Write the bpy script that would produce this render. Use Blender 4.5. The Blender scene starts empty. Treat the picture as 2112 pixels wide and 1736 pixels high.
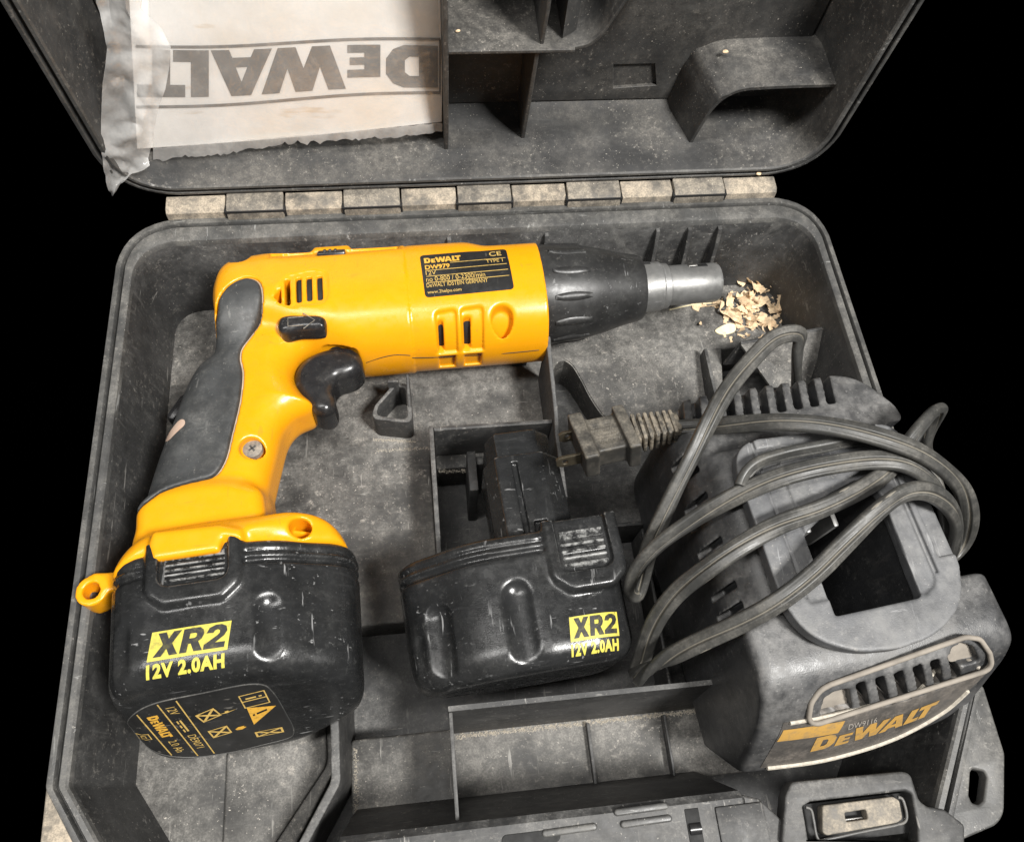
import bpy, bmesh, math, random
import numpy as np
from mathutils import Vector, Matrix, Euler
from mathutils import noise as mnoise
from mathutils.bvhtree import BVHTree

R_ = math.radians
scene = bpy.context.scene
random.seed(4)

# ------------------------------------------------------------------ camera
CAM_ROT = (R_(25.13), R_(-3.71), R_(-5.81))
CAM_POS = (0.1503, -0.2768, 0.3268)
FPX = 1609.0                       # focal length in pixels of a 2112 px wide picture
cam_data = bpy.data.cameras.new("camera")
cam_data.sensor_width = 36.0
cam_data.lens = FPX / 2112.0 * 36.0
cam_data.clip_start = 0.005
cam_data.clip_end = 50.0
cam = bpy.data.objects.new("camera", cam_data)
cam.location = CAM_POS
cam.rotation_euler = CAM_ROT
scene.collection.objects.link(cam)
scene.camera = cam

# ------------------------------------------------------------------ light
world = bpy.data.worlds.new("World")
scene.world = world
world.use_nodes = True
wbg = world.node_tree.nodes["Background"]
wbg.inputs[0].default_value = (1.0, 0.97, 0.92, 1)
wbg.inputs[1].default_value = 0.12

def area_lamp(name, loc, target, sx, sy, power, col):
    d = bpy.data.lights.new(name, 'AREA')
    d.shape = 'RECTANGLE'; d.size = sx; d.size_y = sy
    d.energy = power; d.color = col
    o = bpy.data.objects.new(name, d)
    o.location = loc
    o.rotation_euler = (Vector(target) - Vector(loc)).to_track_quat('-Z', 'Y').to_euler()
    scene.collection.objects.link(o)
    return o
area_lamp("ceiling_lamp", (0.72, -0.66, 1.28), (0.19, -0.08, 0.02), 0.26, 0.26, 33.0, (1.0, 0.98, 0.945))
area_lamp("ceiling_tube", (-0.12, -0.30, 1.36), (0.10, -0.25, 0.0), 0.07, 0.9, 6.5, (1.0, 0.98, 0.95))
area_lamp("ceiling_tube", (-0.46, -0.30, 1.30), (0.10, -0.20, 0.0), 0.07, 0.9, 5.0, (1.0, 0.98, 0.95))

scene.view_settings.view_transform = 'Standard'
scene.view_settings.look = 'None'
scene.view_settings.exposure = 0.18
scene.view_settings.gamma = 1.0

# ------------------------------------------------------------------ pixel -> place helpers
_Rm = np.array(Euler(CAM_ROT, 'XYZ').to_matrix())
_Pc = np.array(CAM_POS)
def ray(u, v):
    return _Rm @ np.array([(u - 1056.0) / FPX, -(v - 868.0) / FPX, -1.0])
def U(u, v, z):                    # point of the picture on the level z
    d = ray(u, v); t = (z - _Pc[2]) / d[2]; return _Pc + t * d
def UY(u, v, y):                   # point of the picture on the upright plane y
    d = ray(u, v); t = (y - _Pc[1]) / d[1]; return _Pc + t * d
class Frame:
    k = 1.0                        # size of one local unit
    def __init__(s, o, xdir, tilt=0.0, roll=0.0, k=1.0):
        s.k = k
        ex = np.array([xdir[0], xdir[1], 0.0]); ex /= np.linalg.norm(ex)
        ey0 = np.array([-ex[1], ex[0], 0.0]); ez0 = np.array([0, 0, 1.0])
        t = R_(tilt)
        ey = ey0 * math.cos(t) - ez0 * math.sin(t); ez = ey0 * math.sin(t) + ez0 * math.cos(t)
        r = R_(roll)
        ex, ez = ex * math.cos(r) + ez * math.sin(r), -ex * math.sin(r) + ez * math.cos(r)
        s.o = np.array(o, float); s.M = np.array([ex, ey, ez])
    def loc(s, u, v, c):
        d = s.M @ ray(u, v) / s.k; q = s.M @ (_Pc - s.o) / s.k; t = (c - q[2]) / d[2]
        return (q + t * d)[:2]
    def pts(s, px, c):
        return [tuple(s.loc(u, v, c)) for u, v in px]
    def w(s, P):
        return s.o + (np.asarray(P, float) * s.k) @ s.M
    def mat(s):
        m = Matrix.Identity(4)
        for i in range(3):
            for j in range(3): m[j][i] = s.M[i][j] * s.k
            m[i][3] = s.o[i]
        return m

# ------------------------------------------------------------------ object helpers
COL = scene.collection
def _link(o, parent=None, label=None, cat=None, group=None, kind=None):
    COL.objects.link(o)
    if parent is not None:
        o.parent = parent
        if parent.type == 'EMPTY':
            o.matrix_parent_inverse = Matrix.Translation(-Vector(parent.location))
    if label: o['label'] = label
    if cat: o['category'] = cat
    if group: o['group'] = group
    if kind: o['kind'] = kind
    return o
def thing(name, loc, label, cat, group=None):
    o = bpy.data.objects.new(name, None)
    o.empty_display_size = 0.01
    o.location = loc
    return _link(o, None, label, cat, group)
def mesh_obj(name, V, F, mat, parent=None, smooth=False, angle=None, **kw):
    me = bpy.data.meshes.new(name)
    V = np.asarray(V, dtype=np.float64)
    me.from_pydata(V.tolist() if len(V) < 60000 else V, [], F if isinstance(F, list) else F.tolist())
    me.update()
    return mesh_link(name, me, mat, parent, smooth, angle, **kw)
def mesh_link(name, me, mat, parent=None, smooth=False, angle=None, **kw):
    if smooth or angle:
        me.polygons.foreach_set("use_smooth", [True] * len(me.polygons))
        if angle:
            me.set_sharp_from_angle(angle=R_(angle))
    me.materials.append(mat)
    me.name = name
    return _link(bpy.data.objects.new(name, me), parent, **kw)
def big_mesh(name, V, Q, mat, parent=None, **kw):          # numpy verts + quads, smooth
    me = bpy.data.meshes.new(name)
    n, m = len(V), len(Q)
    me.vertices.add(n); me.vertices.foreach_set("co", V.astype(np.float32).ravel())
    me.loops.add(4 * m); me.loops.foreach_set("vertex_index", Q.astype(np.int32).ravel())
    me.polygons.add(m)
    me.polygons.foreach_set("loop_start", np.arange(0, 4 * m, 4, dtype=np.int32))
    me.update(calc_edges=True); me.validate()
    return mesh_link(name, me, mat, parent, smooth=True, **kw)

def rbox(name, lo, hi, mat, parent=None, bevel=0.0006, M=None, seg=2, **kw):
    bm = bmesh.new()
    bmesh.ops.create_cube(bm, size=1.0)
    lo = Vector(lo); hi = Vector(hi)
    for v in bm.verts:
        v.co = Vector((lo[i] + (v.co[i] + 0.5) * (hi[i] - lo[i]) for i in range(3)))
    if bevel > 0:
        bmesh.ops.bevel(bm, geom=bm.edges[:], offset=bevel, segments=seg, profile=0.5, affect='EDGES')
    if M is not None: bm.transform(M)
    me = bpy.data.meshes.new(name); bm.to_mesh(me); bm.free()
    return mesh_link(name, me, mat, parent, angle=40, **kw)

def curve_mesh(loops, z0, z1, bevel=0.0, M=None, res=2):
    """flat outline with holes -> solid slab between z0 and z1 (local), bevelled"""
    cu = bpy.data.curves.new("tmp", 'CURVE')
    cu.dimensions = '2D'; cu.fill_mode = 'BOTH'
    h = (z1 - z0) / 2
    cu.extrude = max(h - bevel, 0.0); cu.bevel_depth = bevel; cu.bevel_resolution = res
    cu.offset = -bevel
    for lp in loops:
        sp = cu.splines.new('POLY'); sp.points.add(len(lp) - 1); sp.use_cyclic_u = True
        for q, (x, y) in zip(sp.points, lp): q.co = (x, y, 0, 1)
    ob = bpy.data.objects.new("tmp", cu); COL.objects.link(ob)
    dg = bpy.context.evaluated_depsgraph_get()
    me = bpy.data.meshes.new_from_object(ob.evaluated_get(dg))
    bpy.data.objects.remove(ob); bpy.data.curves.remove(cu)
    T = Matrix.Translation((0, 0, (z0 + z1) / 2))
    me.transform((M @ T) if M is not None else T)
    bm = bmesh.new(); bm.from_mesh(me)
    bmesh.ops.remove_doubles(bm, verts=bm.verts[:], dist=1e-6)
    bmesh.ops.recalc_face_normals(bm, faces=bm.faces[:])
    bm.to_mesh(me); bm.free()
    return me
def plate(name, loops, z0, z1, mat, parent=None, bevel=0.0005, M=None, **kw):
    if loops and isinstance(loops[0][0], (int, float, np.floating)): loops = [loops]
    return mesh_link(name, curve_mesh(loops, z0, z1, bevel, M), mat, parent, angle=35, **kw)

def spline_pts(P, n=8, closed=True):
    P = [np.array(p, float) for p in P]; out = []; N = len(P)
    rng = range(N) if closed else range(N - 1)
    for i in rng:
        if closed: p0, p1, p2, p3 = P[i - 1], P[i], P[(i + 1) % N], P[(i + 2) % N]
        else: p0, p1, p2, p3 = P[max(i - 1, 0)], P[i], P[i + 1], P[min(i + 2, N - 1)]
        # centripetal catmull-rom
        t1 = max(np.linalg.norm(p1 - p0), 1e-7) ** .5; t2 = t1 + max(np.linalg.norm(p2 - p1), 1e-7) ** .5
        t3 = t2 + max(np.linalg.norm(p3 - p2), 1e-7) ** .5
        if np.allclose(p0, p1): t0 = -1e-3
        for k in range(n):
            t = t1 + (t2 - t1) * k / n
            A1 = (t1 - t) / t1 * p0 + t / t1 * p1
            A2 = (t2 - t) / (t2 - t1) * p1 + (t - t1) / (t2 - t1) * p2
            A3 = (t3 - t) / (t3 - t2) * p2 + (t - t2) / (t3 - t2) * p3
            B1 = (t2 - t) / t2 * A1 + t / t2 * A2
            B2 = (t3 - t) / (t3 - t1) * A2 + (t - t1) / (t3 - t1) * A3
            out.append((t2 - t) / (t2 - t1) * B1 + (t - t1) / (t2 - t1) * B2)
    if not closed: out.append(P[-1])
    return out
def round_poly(P, r, n=6):
    """polygon with every corner rounded by r (number or list)"""
    out = []; N = len(P)
    for i in range(N):
        rr = r[i] if isinstance(r, (list, tuple)) else r
        p = np.array(P[i], float); a = np.array(P[i - 1], float) - p; b = np.array(P[(i + 1) % N], float) - p
        la, lb = np.linalg.norm(a), np.linalg.norm(b); a /= la; b /= lb
        ang = math.acos(max(-1, min(1, a @ b)))
        if rr <= 0 or ang > 3.1:
            out.append(tuple(p)); continue
        d = min(rr / math.tan(ang / 2), la * .49, lb * .49)
        A, B = p + a * d, p + b * d
        for k in range(n + 1):
            t = k / n
            out.append(tuple((1 - t) ** 2 * A + 2 * t * (1 - t) * (p * .82 + (A + B) / 2 * .18) + t * t * B))
    return out
def capsule(cx, cy, hx, hy, n=8, rot=0.0):
    r = min(hx, hy); out = []
    if hx >= hy: cs = [(hx - r, -90), (-(hx - r), 90)]
    else: cs = None
    for k in range(4 * n):
        a = 2 * math.pi * (k + .5) / (4 * n); x, y = math.cos(a) * r, math.sin(a) * r
        x += (hx - r) * (1 if x > 0 else -1); y += (hy - r) * (1 if y > 0 else -1)
        out.append((cx + x * math.cos(rot) - y * math.sin(rot), cy + x * math.sin(rot) + y * math.cos(rot)))
    return out
def sweep(path, prof, up=None, closed_prof=True, roll=None, scale=None, caps=True):
    """profile (list of 2D) along a 3D path; returns V,F"""
    P = np.array(path, float); n = len(P); m = len(prof)
    T = np.gradient(P, axis=0); T /= np.linalg.norm(T, axis=1)[:, None]
    V = []; N = None
    for i in range(n):
        if up is not None and np.ndim(up) == 1: N = np.array(up, float)
        elif up is not None: N = np.array(up[i], float)
        elif N is None: N = np.array([0, 0, 1.0])
        N = N - T[i] * (N @ T[i]); N /= np.linalg.norm(N)
        S = np.cross(T[i], N)
        a = roll[i] if roll is not None else 0.0
        N2, S2 = N * math.cos(a) + S * math.sin(a), S * math.cos(a) - N * math.sin(a)
        k = scale[i] if scale is not None else 1.0
        for (x, y) in prof: V.append(P[i] + S2 * x * k + N2 * y * k)
    F = []
    for i in range(n - 1):
        for j in range(m if closed_prof else m - 1):
            j2 = (j + 1) % m
            F.append((i * m + j, i * m + j2, (i + 1) * m + j2, (i + 1) * m + j))
    if caps and closed_prof:
        F.append(tuple(range(m))[::-1]); F.append(tuple((n - 1) * m + j for j in range(m)))
    return V, F
def tube(name, path, r, mat, parent=None, n=10, **kw):
    prof = [(r * math.cos(2 * math.pi * k / n), r * math.sin(2 * math.pi * k / n)) for k in range(n)]
    V, F = sweep(path, prof)
    return mesh_obj(name, V, F, mat, parent, angle=50, **kw)
def lathe(name, prof, M, mat, parent=None, n=48, angle=35, **kw):
    """profile [(along x, radius)] turned about local x"""
    V, F = [], []; m = len(prof)
    for k in range(n):
        a = 2 * math.pi * k / n
        for (x, r) in prof: V.append((x, r * math.cos(a), r * math.sin(a)))
    for k in range(n):
        k2 = (k + 1) % n
        for j in range(m - 1): F.append((k * m + j, k2 * m + j, k2 * m + j + 1, k * m + j + 1))
    bm = bmesh.new(); vs = [bm.verts.new(v) for v in V]
    for f in F:
        try: bm.faces.new([vs[i] for i in f])
        except ValueError: pass
    bmesh.ops.remove_doubles(bm, verts=bm.verts[:], dist=1e-7)
    bmesh.ops.recalc_face_normals(bm, faces=bm.faces[:])
    bm.transform(M)
    me = bpy.data.meshes.new(name); bm.to_mesh(me); bm.free()
    return mesh_link(name, me, mat, parent, angle=angle, **kw)

# ------------------------------------------------------------------ signed-distance modelling
def poly_sd(P, X, Y):
    """signed distance to polygon P on broadcast arrays X (n,1) Y (1,m)"""
    X, Y = np.broadcast_arrays(X, Y); d = np.full(X.shape, 1e9, np.float32); s = np.ones(X.shape, np.float32)
    N = len(P)
    for i in range(N):
        ax, ay = P[i - 1]; bx, by = P[i]
        ex, ey = bx - ax, by - ay; wx, wy = X - ax, Y - ay
        L = ex * ex + ey * ey + 1e-18
        t = np.clip((wx * ex + wy * ey) / L, 0, 1)
        d = np.minimum(d, (wx - ex * t) ** 2 + (wy - ey * t) ** 2)
        c = ((ay <= Y) & (by > Y) & (ex * wy - ey * wx > 0)) | ((ay > Y) & (by <= Y) & (ex * wy - ey * wx < 0))
        s = np.where(c, -s, s)
    return (s * np.sqrt(d)).astype(np.float32)
def smin(a, b, k):
    h = np.clip(0.5 + 0.5 * (b - a) / k, 0, 1); return b * (1 - h) + a * h - k * h * (1 - h)
def smax(a, b, k): return -smin(-a, -b, k)
def extr(d2, z, zc, h, r):
    a = np.maximum(d2 + r, 0); b = np.maximum(np.abs(z - zc) - h + r, 0)
    return np.sqrt(a * a + b * b) + np.minimum(np.maximum(d2 + r, np.abs(z - zc) - h + r), 0) - r
def sbox(x, y, z, c, h, r=0.0):
    qx, qy, qz = np.abs(x - c[0]) - h[0] + r, np.abs(y - c[1]) - h[1] + r, np.abs(z - c[2]) - h[2] + r
    return np.sqrt(np.maximum(qx, 0) ** 2 + np.maximum(qy, 0) ** 2 + np.maximum(qz, 0) ** 2) + np.minimum(np.maximum(np.maximum(qx, qy), qz), 0) - r
def scaps(x, y, z, a, b, r):
    a = np.array(a, np.float32); b = np.array(b, np.float32); e = b - a
    t = np.clip(((x - a[0]) * e[0] + (y - a[1]) * e[1] + (z - a[2]) * e[2]) / (e @ e), 0, 1)
    return np.sqrt((x - a[0] - e[0] * t) ** 2 + (y - a[1] - e[1] * t) ** 2 + (z - a[2] - e[2] * t) ** 2) - r
def grid(lo, hi, h):
    ax = [np.arange(lo[i], hi[i] + h, h, dtype=np.float32) for i in range(3)]
    return ax[0][:, None, None], ax[1][None, :, None], ax[2][None, None, :]
def surf_net(D, lo, h):
    """surface nets: vertices and quads of the zero level of the array D"""
    ins = D < 0
    nx, ny, nz = D.shape
    c = np.zeros((nx - 1, ny - 1, nz - 1), np.uint8)
    for i in (0, 1):
        for j in (0, 1):
            for k in (0, 1): c += ins[i:nx - 1 + i, j:ny - 1 + j, k:nz - 1 + k]
    act = (c > 0) & (c < 8)
    I, J, K = np.nonzero(act)
    idx = np.full(act.shape, -1, np.int32); idx[I, J, K] = np.arange(len(I))
    acc = np.zeros((len(I), 3), np.float64); cnt = np.zeros(len(I))
    cr = [(i, j, k) for i in (0, 1) for j in (0, 1) for k in (0, 1)]
    for a in cr:
        for ax in range(3):
            if a[ax] == 0:
                b = list(a); b[ax] = 1
                da = D[I + a[0], J + a[1], K + a[2]].astype(np.float64); db = D[I + b[0], J + b[1], K + b[2]].astype(np.float64)
                m = (da < 0) != (db < 0)
                t = np.where(m, da / np.where(m, da - db, 1), 0)
                p = np.tile(np.array(a, np.float64), (len(I), 1)); p[:, ax] += t
                acc[m] += p[m]; cnt[m] += 1
    V = (np.stack([I, J, K], 1) + acc / cnt[:, None]) * h + np.array(lo)
    Q = []
    # edges along each axis
    for ax in range(3):
        sl0 = [slice(1, -1)] * 3; sl0[ax] = slice(0, -1)
        sl1 = [slice(1, -1)] * 3; sl1[ax] = slice(1, None)
        A = ins[tuple(sl0)]; B = ins[tuple(sl1)]
        E = np.nonzero(A != B)
        e = [E[0], E[1], E[2]]
        o = [1, 1, 1]; o[ax] = 0
        p = [e[q] + o[q] for q in range(3)]
        u, w = [q for q in range(3) if q != ax]
        def cell(du, dw):
            q = [p[0].copy(), p[1].copy(), p[2].copy()]; q[u] = q[u] - du; q[w] = q[w] - dw
            return idx[q[0], q[1], q[2]]
        q = np.stack([cell(1, 1), cell(0, 1), cell(0, 0), cell(1, 0)], 1)
        flip = B[E]
        if ax == 1: flip = ~flip
        q[flip] = q[flip][:, ::-1]
        Q.append(q)
    return V, np.concatenate(Q)
def sdf_mesh(name, fn, lo, hi, h, mat, parent=None, xf=None, **kw):
    lo = np.array(lo); X, Y, Z = grid(lo, hi, h)
    D = fn(X, Y, Z).astype(np.float32)
    V, Q = surf_net(D, lo, h)
    if xf is not None: V = xf(V)
    return big_mesh(name, V, Q, mat, parent, **kw)

# ------------------------------------------------------------------ decals laid on real surfaces
def bvh_of(*obs):
    V, F, n = [], [], 0
    for o in obs:
        V += [v.co.copy() for v in o.data.vertices]
        F += [tuple(i + n for i in p.vertices) for p in o.data.polygons]
        n = len(V)
    return BVHTree.FromPolygons(V, F)
def lay(me, O, Ux, Vy, Nn, bvh, off=0.00025):
    """map flat mesh (x,y) through O + x*Ux + y*Vy and drop it on the surface"""
    O, Ux, Vy, Nn = [Vector(q) for q in (O, Ux, Vy, Nn)]
    Nn.normalize()
    for v in me.vertices:
        p = O + Ux * v.co.x + Vy * v.co.y
        hit = bvh.ray_cast(p + Nn * 0.02, -Nn, 0.06) if bvh else (None,)
        h = v.co.z
        if hit[0] is not None: v.co = hit[0] + Nn * (off + h)
        else: v.co = p + Nn * (off + h)
    return me
def subdiv(me, cuts_len):
    bm = bmesh.new(); bm.from_mesh(me)
    bmesh.ops.triangulate(bm, faces=bm.faces[:])
    for _ in range(5):
        es = [e for e in bm.edges if e.calc_length() > cuts_len]
        if not es: break
        bmesh.ops.subdivide_edges(bm, edges=es, cuts=1)
        bmesh.ops.triangulate(bm, faces=[f for f in bm.faces if len(f.verts) > 3])
    bm.to_mesh(me); bm.free(); return me
def flat_mesh(loops):
    cu = bpy.data.curves.new("tmp", 'CURVE'); cu.dimensions = '2D'; cu.fill_mode = 'FRONT'
    for lp in loops:
        sp = cu.splines.new('POLY'); sp.points.add(len(lp) - 1); sp.use_cyclic_u = True
        for q, (x, y) in zip(sp.points, lp): q.co = (x, y, 0, 1)
    ob = bpy.data.objects.new("tmp", cu); COL.objects.link(ob)
    dg = bpy.context.evaluated_depsgraph_get()
    me = bpy.data.meshes.new_from_object(ob.evaluated_get(dg))
    bpy.data.objects.remove(ob); bpy.data.curves.remove(cu)
    return me
def text_mesh(s, size=1.0, bold=0.0, shear=0.0, sx=1.0, spacing=1.0):
    cu = bpy.data.curves.new("tmp", 'FONT'); cu.body = s; cu.size = 1.0; cu.offset = bold; cu.shear = shear
    cu.fill_mode = 'FRONT'; cu.resolution_u = 3; cu.space_character = spacing
    ob = bpy.data.objects.new("tmp", cu); COL.objects.link(ob)
    dg = bpy.context.evaluated_depsgraph_get()
    me = bpy.data.meshes.new_from_object(ob.evaluated_get(dg))
    bpy.data.objects.remove(ob); bpy.data.curves.remove(cu)
    for v in me.vertices: v.co = (v.co.x * size * sx, v.co.y * size, 0)
    return me
def me_extent(me):
    xs = [v.co.x for v in me.vertices]; ys = [v.co.y for v in me.vertices]
    return min(xs), max(xs), min(ys), max(ys)
def fit_box(me, x0, x1, y0, y1):
    a, b, c, d = me_extent(me)
    for v in me.vertices:
        v.co.x = x0 + (v.co.x - a) / (b - a) * (x1 - x0); v.co.y = y0 + (v.co.y - c) / (d - c) * (y1 - y0)
    return me
def logo_loops():
    """six heavy extended capitals, the second one small; unit height, about 6.1 wide"""
    L = []
    L.append([(0, 0), (.72, 0), (.95, .1), (1.1, .32), (1.1, .68), (.95, .9), (.72, 1), (0, 1)])
    L.append([(.40, .27), (.40, .73), (.60, .73), (.70, .64), (.70, .36), (.60, .27)])
    L.append([(1.22, 0), (1.92, 0), (1.92, .18), (1.56, .18), (1.56, .29), (1.87, .29), (1.87, .46), (1.56, .46), (1.56, .57), (1.92, .57), (1.92, .75), (1.22, .75)])
    L.append([(1.95, 1), (2.32, 1), (2.50, .47), (2.66, 1), (3.02, 1), (3.19, .47), (3.36, 1), (3.74, 1), (3.40, 0), (3.02, 0), (2.85, .48), (2.67, 0), (2.29, 0)])
    L.append([(3.52, 0), (3.90, 0), (3.97, .17), (4.36, .17), (4.43, 0), (4.82, 0), (4.38, 1), (3.96, 1)])
    L.append([(4.04, .38), (4.29, .38), (4.165, .70)])
    L.append([(4.86, 0), (5.62, 0), (5.62, .25), (5.24, .25), (5.24, 1), (4.86, 1)])
    L.append([(5.50, 0.0 + .0), (5.50, .0)]) if False else None
    L = [q for q in L if q]
    L.append([(5.68, 0), (6.06, 0), (6.06, .74), (6.38, .74), (6.38, 1), (5.36, 1), (5.36, .74), (5.68, .74)])
    return L
def logo_mesh():
    return flat_mesh(logo_loops())
# ------------------------------------------------------------------ materials
class NT:
    def __init__(s, name):
        s.m = bpy.data.materials.new(name); s.m.use_nodes = True
        s.t = s.m.node_tree; s.n = s.t.nodes; s.l = s.t.links
        s.b = s.n["Principled BSDF"]; s.out = s.n["Material Output"]
        s.tc = s.n.new("ShaderNodeTexCoord"); s.geo = s.n.new("ShaderNodeNewGeometry")
    def link(s, a, b): s.l.new(a, b)
    def val(s, x, sock):
        if hasattr(x, "is_linked") or hasattr(x, "links"): s.l.new(x, sock)
        else: sock.default_value = x
    def noise(s, scale, detail=4, rough=.55, stretch=None, off=0.0, dist=0.0):
        nd = s.n.new("ShaderNodeTexNoise"); nd.inputs["Scale"].default_value = scale
        nd.inputs["Detail"].default_value = detail; nd.inputs["Roughness"].default_value = rough
        nd.inputs["Distortion"].default_value = dist
        mp = s.n.new("ShaderNodeMapping"); s.link(s.tc.outputs["Object"], mp.inputs[0])
        mp.inputs["Location"].default_value = (off, off * 1.7, off * .6)
        if stretch: mp.inputs["Scale"].default_value = stretch
        s.link(mp.outputs[0], nd.inputs["Vector"]); return nd.outputs["Fac"]
    def math(s, op, a, b=0.0, clamp=False):
        nd = s.n.new("ShaderNodeMath"); nd.operation = op; nd.use_clamp = clamp
        s.val(a, nd.inputs[0]); s.val(b, nd.inputs[1]); return nd.outputs[0]
    def ramp(s, f, lo, hi, a=0.0, b=1.0):
        nd = s.n.new("ShaderNodeMapRange"); nd.interpolation_type = 'SMOOTHSTEP'
        s.val(f, nd.inputs[0]); nd.inputs[1].default_value = lo; nd.inputs[2].default_value = hi
        nd.inputs[3].default_value = a; nd.inputs[4].default_value = b; return nd.outputs[0]
    def mix(s, f, a, b):
        nd = s.n.new("ShaderNodeMix"); nd.data_type = 'RGBA'
        s.val(f, nd.inputs[0])
        for x, k in ((a, 6), (b, 7)):
            if isinstance(x, tuple): nd.inputs[k].default_value = (*x, 1) if len(x) == 3 else x
            else: s.link(x, nd.inputs[k])
        return nd.outputs[2]
    def upness(s):
        sp = s.n.new("ShaderNodeSeparateXYZ"); s.link(s.geo.outputs["Normal"], sp.inputs[0])
        return sp.outputs[2]
    def bump(s, h, strength=.3, dist=.0005, prev=None):
        nd = s.n.new("ShaderNodeBump"); nd.inputs["Strength"].default_value = strength
        nd.inputs["Distance"].default_value = dist; s.link(h, nd.inputs["Height"])
        if prev is not None: s.link(prev, nd.inputs["Normal"])
        return nd.outputs[0]

def plastic(name, base, rough=.5, dust=.0, dcol=(.30, .27, .23), speck=0.0, spcol=(.55, .52, .47), bump=.15,
            grain=1400, patch=22, lo=.35, hi=.75, scuff=0.0, scol=(.35, .35, .35), flat_dust=.35, spec=.5, smear=0.0, coat=0.0, vary=.25, edge=0.0, ecol=(.4, .4, .38), elo=.53, ehi=.60, hf=.35, en=(.38, .62)):
    s = NT(name); col = None
    base = tuple(base)
    big = s.noise(patch, 7, .68); fine = s.noise(240, 5, .65, off=3.1)
    var = s.ramp(s.noise(60, 4, .6, off=7.7), .3, .7, 1 - vary, 1 + vary)
    mul = s.n.new("ShaderNodeMix"); mul.data_type = 'RGBA'; mul.blend_type = 'MULTIPLY'; mul.inputs[0].default_value = 1.0
    mul.inputs[6].default_value = (*base, 1)
    cb = s.n.new("ShaderNodeCombineColor")
    for k in range(3): s.link(var, cb.inputs[k])
    s.link(cb.outputs[0], mul.inputs[7]); col = mul.outputs[2]
    rgh = s.math('ADD', s.ramp(fine, .3, .7, -.06, .06), rough)
    if dust > 0:
        f = s.math('MULTIPLY', s.ramp(big, lo, hi), s.ramp(fine, .30, .68, .35, 1.0))
        f = s.math('MULTIPLY', f, s.ramp(s.noise(1150, 3, .7, off=13), .36, .66, 1 - hf, 1 + hf))
        up = s.ramp(s.upness(), -.1, .95, flat_dust, 1.0)
        f = s.math('MULTIPLY', s.math('MULTIPLY', f, up), dust, clamp=True)
        col = s.mix(f, col, dcol); rgh = s.math('ADD', rgh, s.math('MULTIPLY', f, .3), clamp=True)
    if smear > 0:
        f = s.math('MULTIPLY', s.ramp(s.noise(55, 5, .7, stretch=(1, 4.5, 1), off=11, dist=.6), .52, .78), smear)
        col = s.mix(f, col, scol); rgh = s.math('ADD', rgh, s.math('MULTIPLY', f, .25), clamp=True)
    if scuff > 0:
        f1 = s.ramp(s.noise(420, 3, .6, stretch=(1, .10, 1), off=5), .64, .70)
        f2 = s.ramp(s.noise(520, 3, .6, stretch=(.16, .9, 1), off=17, dist=.3), .66, .72)
        f = s.math('MULTIPLY', s.math('MAXIMUM', f1, f2), s.ramp(s.noise(32, 3, off=2), .42, .60))
        f = s.math('MULTIPLY', f, scuff); col = s.mix(f, col, scol)
    if edge > 0:
        f = s.math('MULTIPLY', s.ramp(s.geo.outputs['Pointiness'], elo, ehi), s.ramp(s.noise(300, 4, .7, off=15), en[0], en[1]))
        col = s.mix(s.math('MULTIPLY', f, edge, clamp=True), col, ecol)
    if speck > 0:
        f = s.math('MULTIPLY', s.ramp(s.noise(900, 3, .6, off=9), .655, .71), s.ramp(s.noise(45, 3, .6, off=4), .35, .65, .15, 1.0))
        g = s.math('MULTIPLY', s.ramp(s.noise(330, 6, .8, off=6), .54, .70), s.ramp(s.noise(26, 3, .6, off=8), .40, .62, .05, 1.0))
        f = s.math('ADD', s.math('MULTIPLY', f, speck), s.math('MULTIPLY', g, speck * .55), clamp=True); col = s.mix(f, col, spcol)
    s.link(col, s.b.inputs["Base Color"]); s.link(rgh, s.b.inputs["Roughness"])
    s.b.inputs["Specular IOR Level"].default_value = spec
    if coat > 0:
        s.b.inputs["Coat Weight"].default_value = coat; s.b.inputs["Coat Roughness"].default_value = .12
    if bump > 0:
        s.link(s.bump(s.noise(grain, 2, .5, off=1), bump, .0002), s.b.inputs["Normal"])
    return s.m
def simple(name, base, rough=.5, metal=0.0, spec=.5, var=.15, scale=300):
    s = NT(name)
    f = s.ramp(s.noise(scale, 4, .6), .3, .7)
    s.link(s.mix(f, tuple(c * (1 - var) for c in base), tuple(min(1, c * (1 + var)) for c in base)), s.b.inputs["Base Color"])
    s.b.inputs["Roughness"].default_value = rough; s.b.inputs["Metallic"].default_value = metal
    s.b.inputs["Specular IOR Level"].default_value = spec
    return s.m
def ink(name, base, wear=.25, under=(.03, .03, .03), rough=.5, scale=500):
    s = NT(name)
    f = s.math('MULTIPLY', s.ramp(s.noise(scale, 4, .7), .45, .75), wear, clamp=True)
    s.link(s.mix(f, base, under), s.b.inputs["Base Color"]); s.b.inputs["Roughness"].default_value = rough
    return s.m

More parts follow.
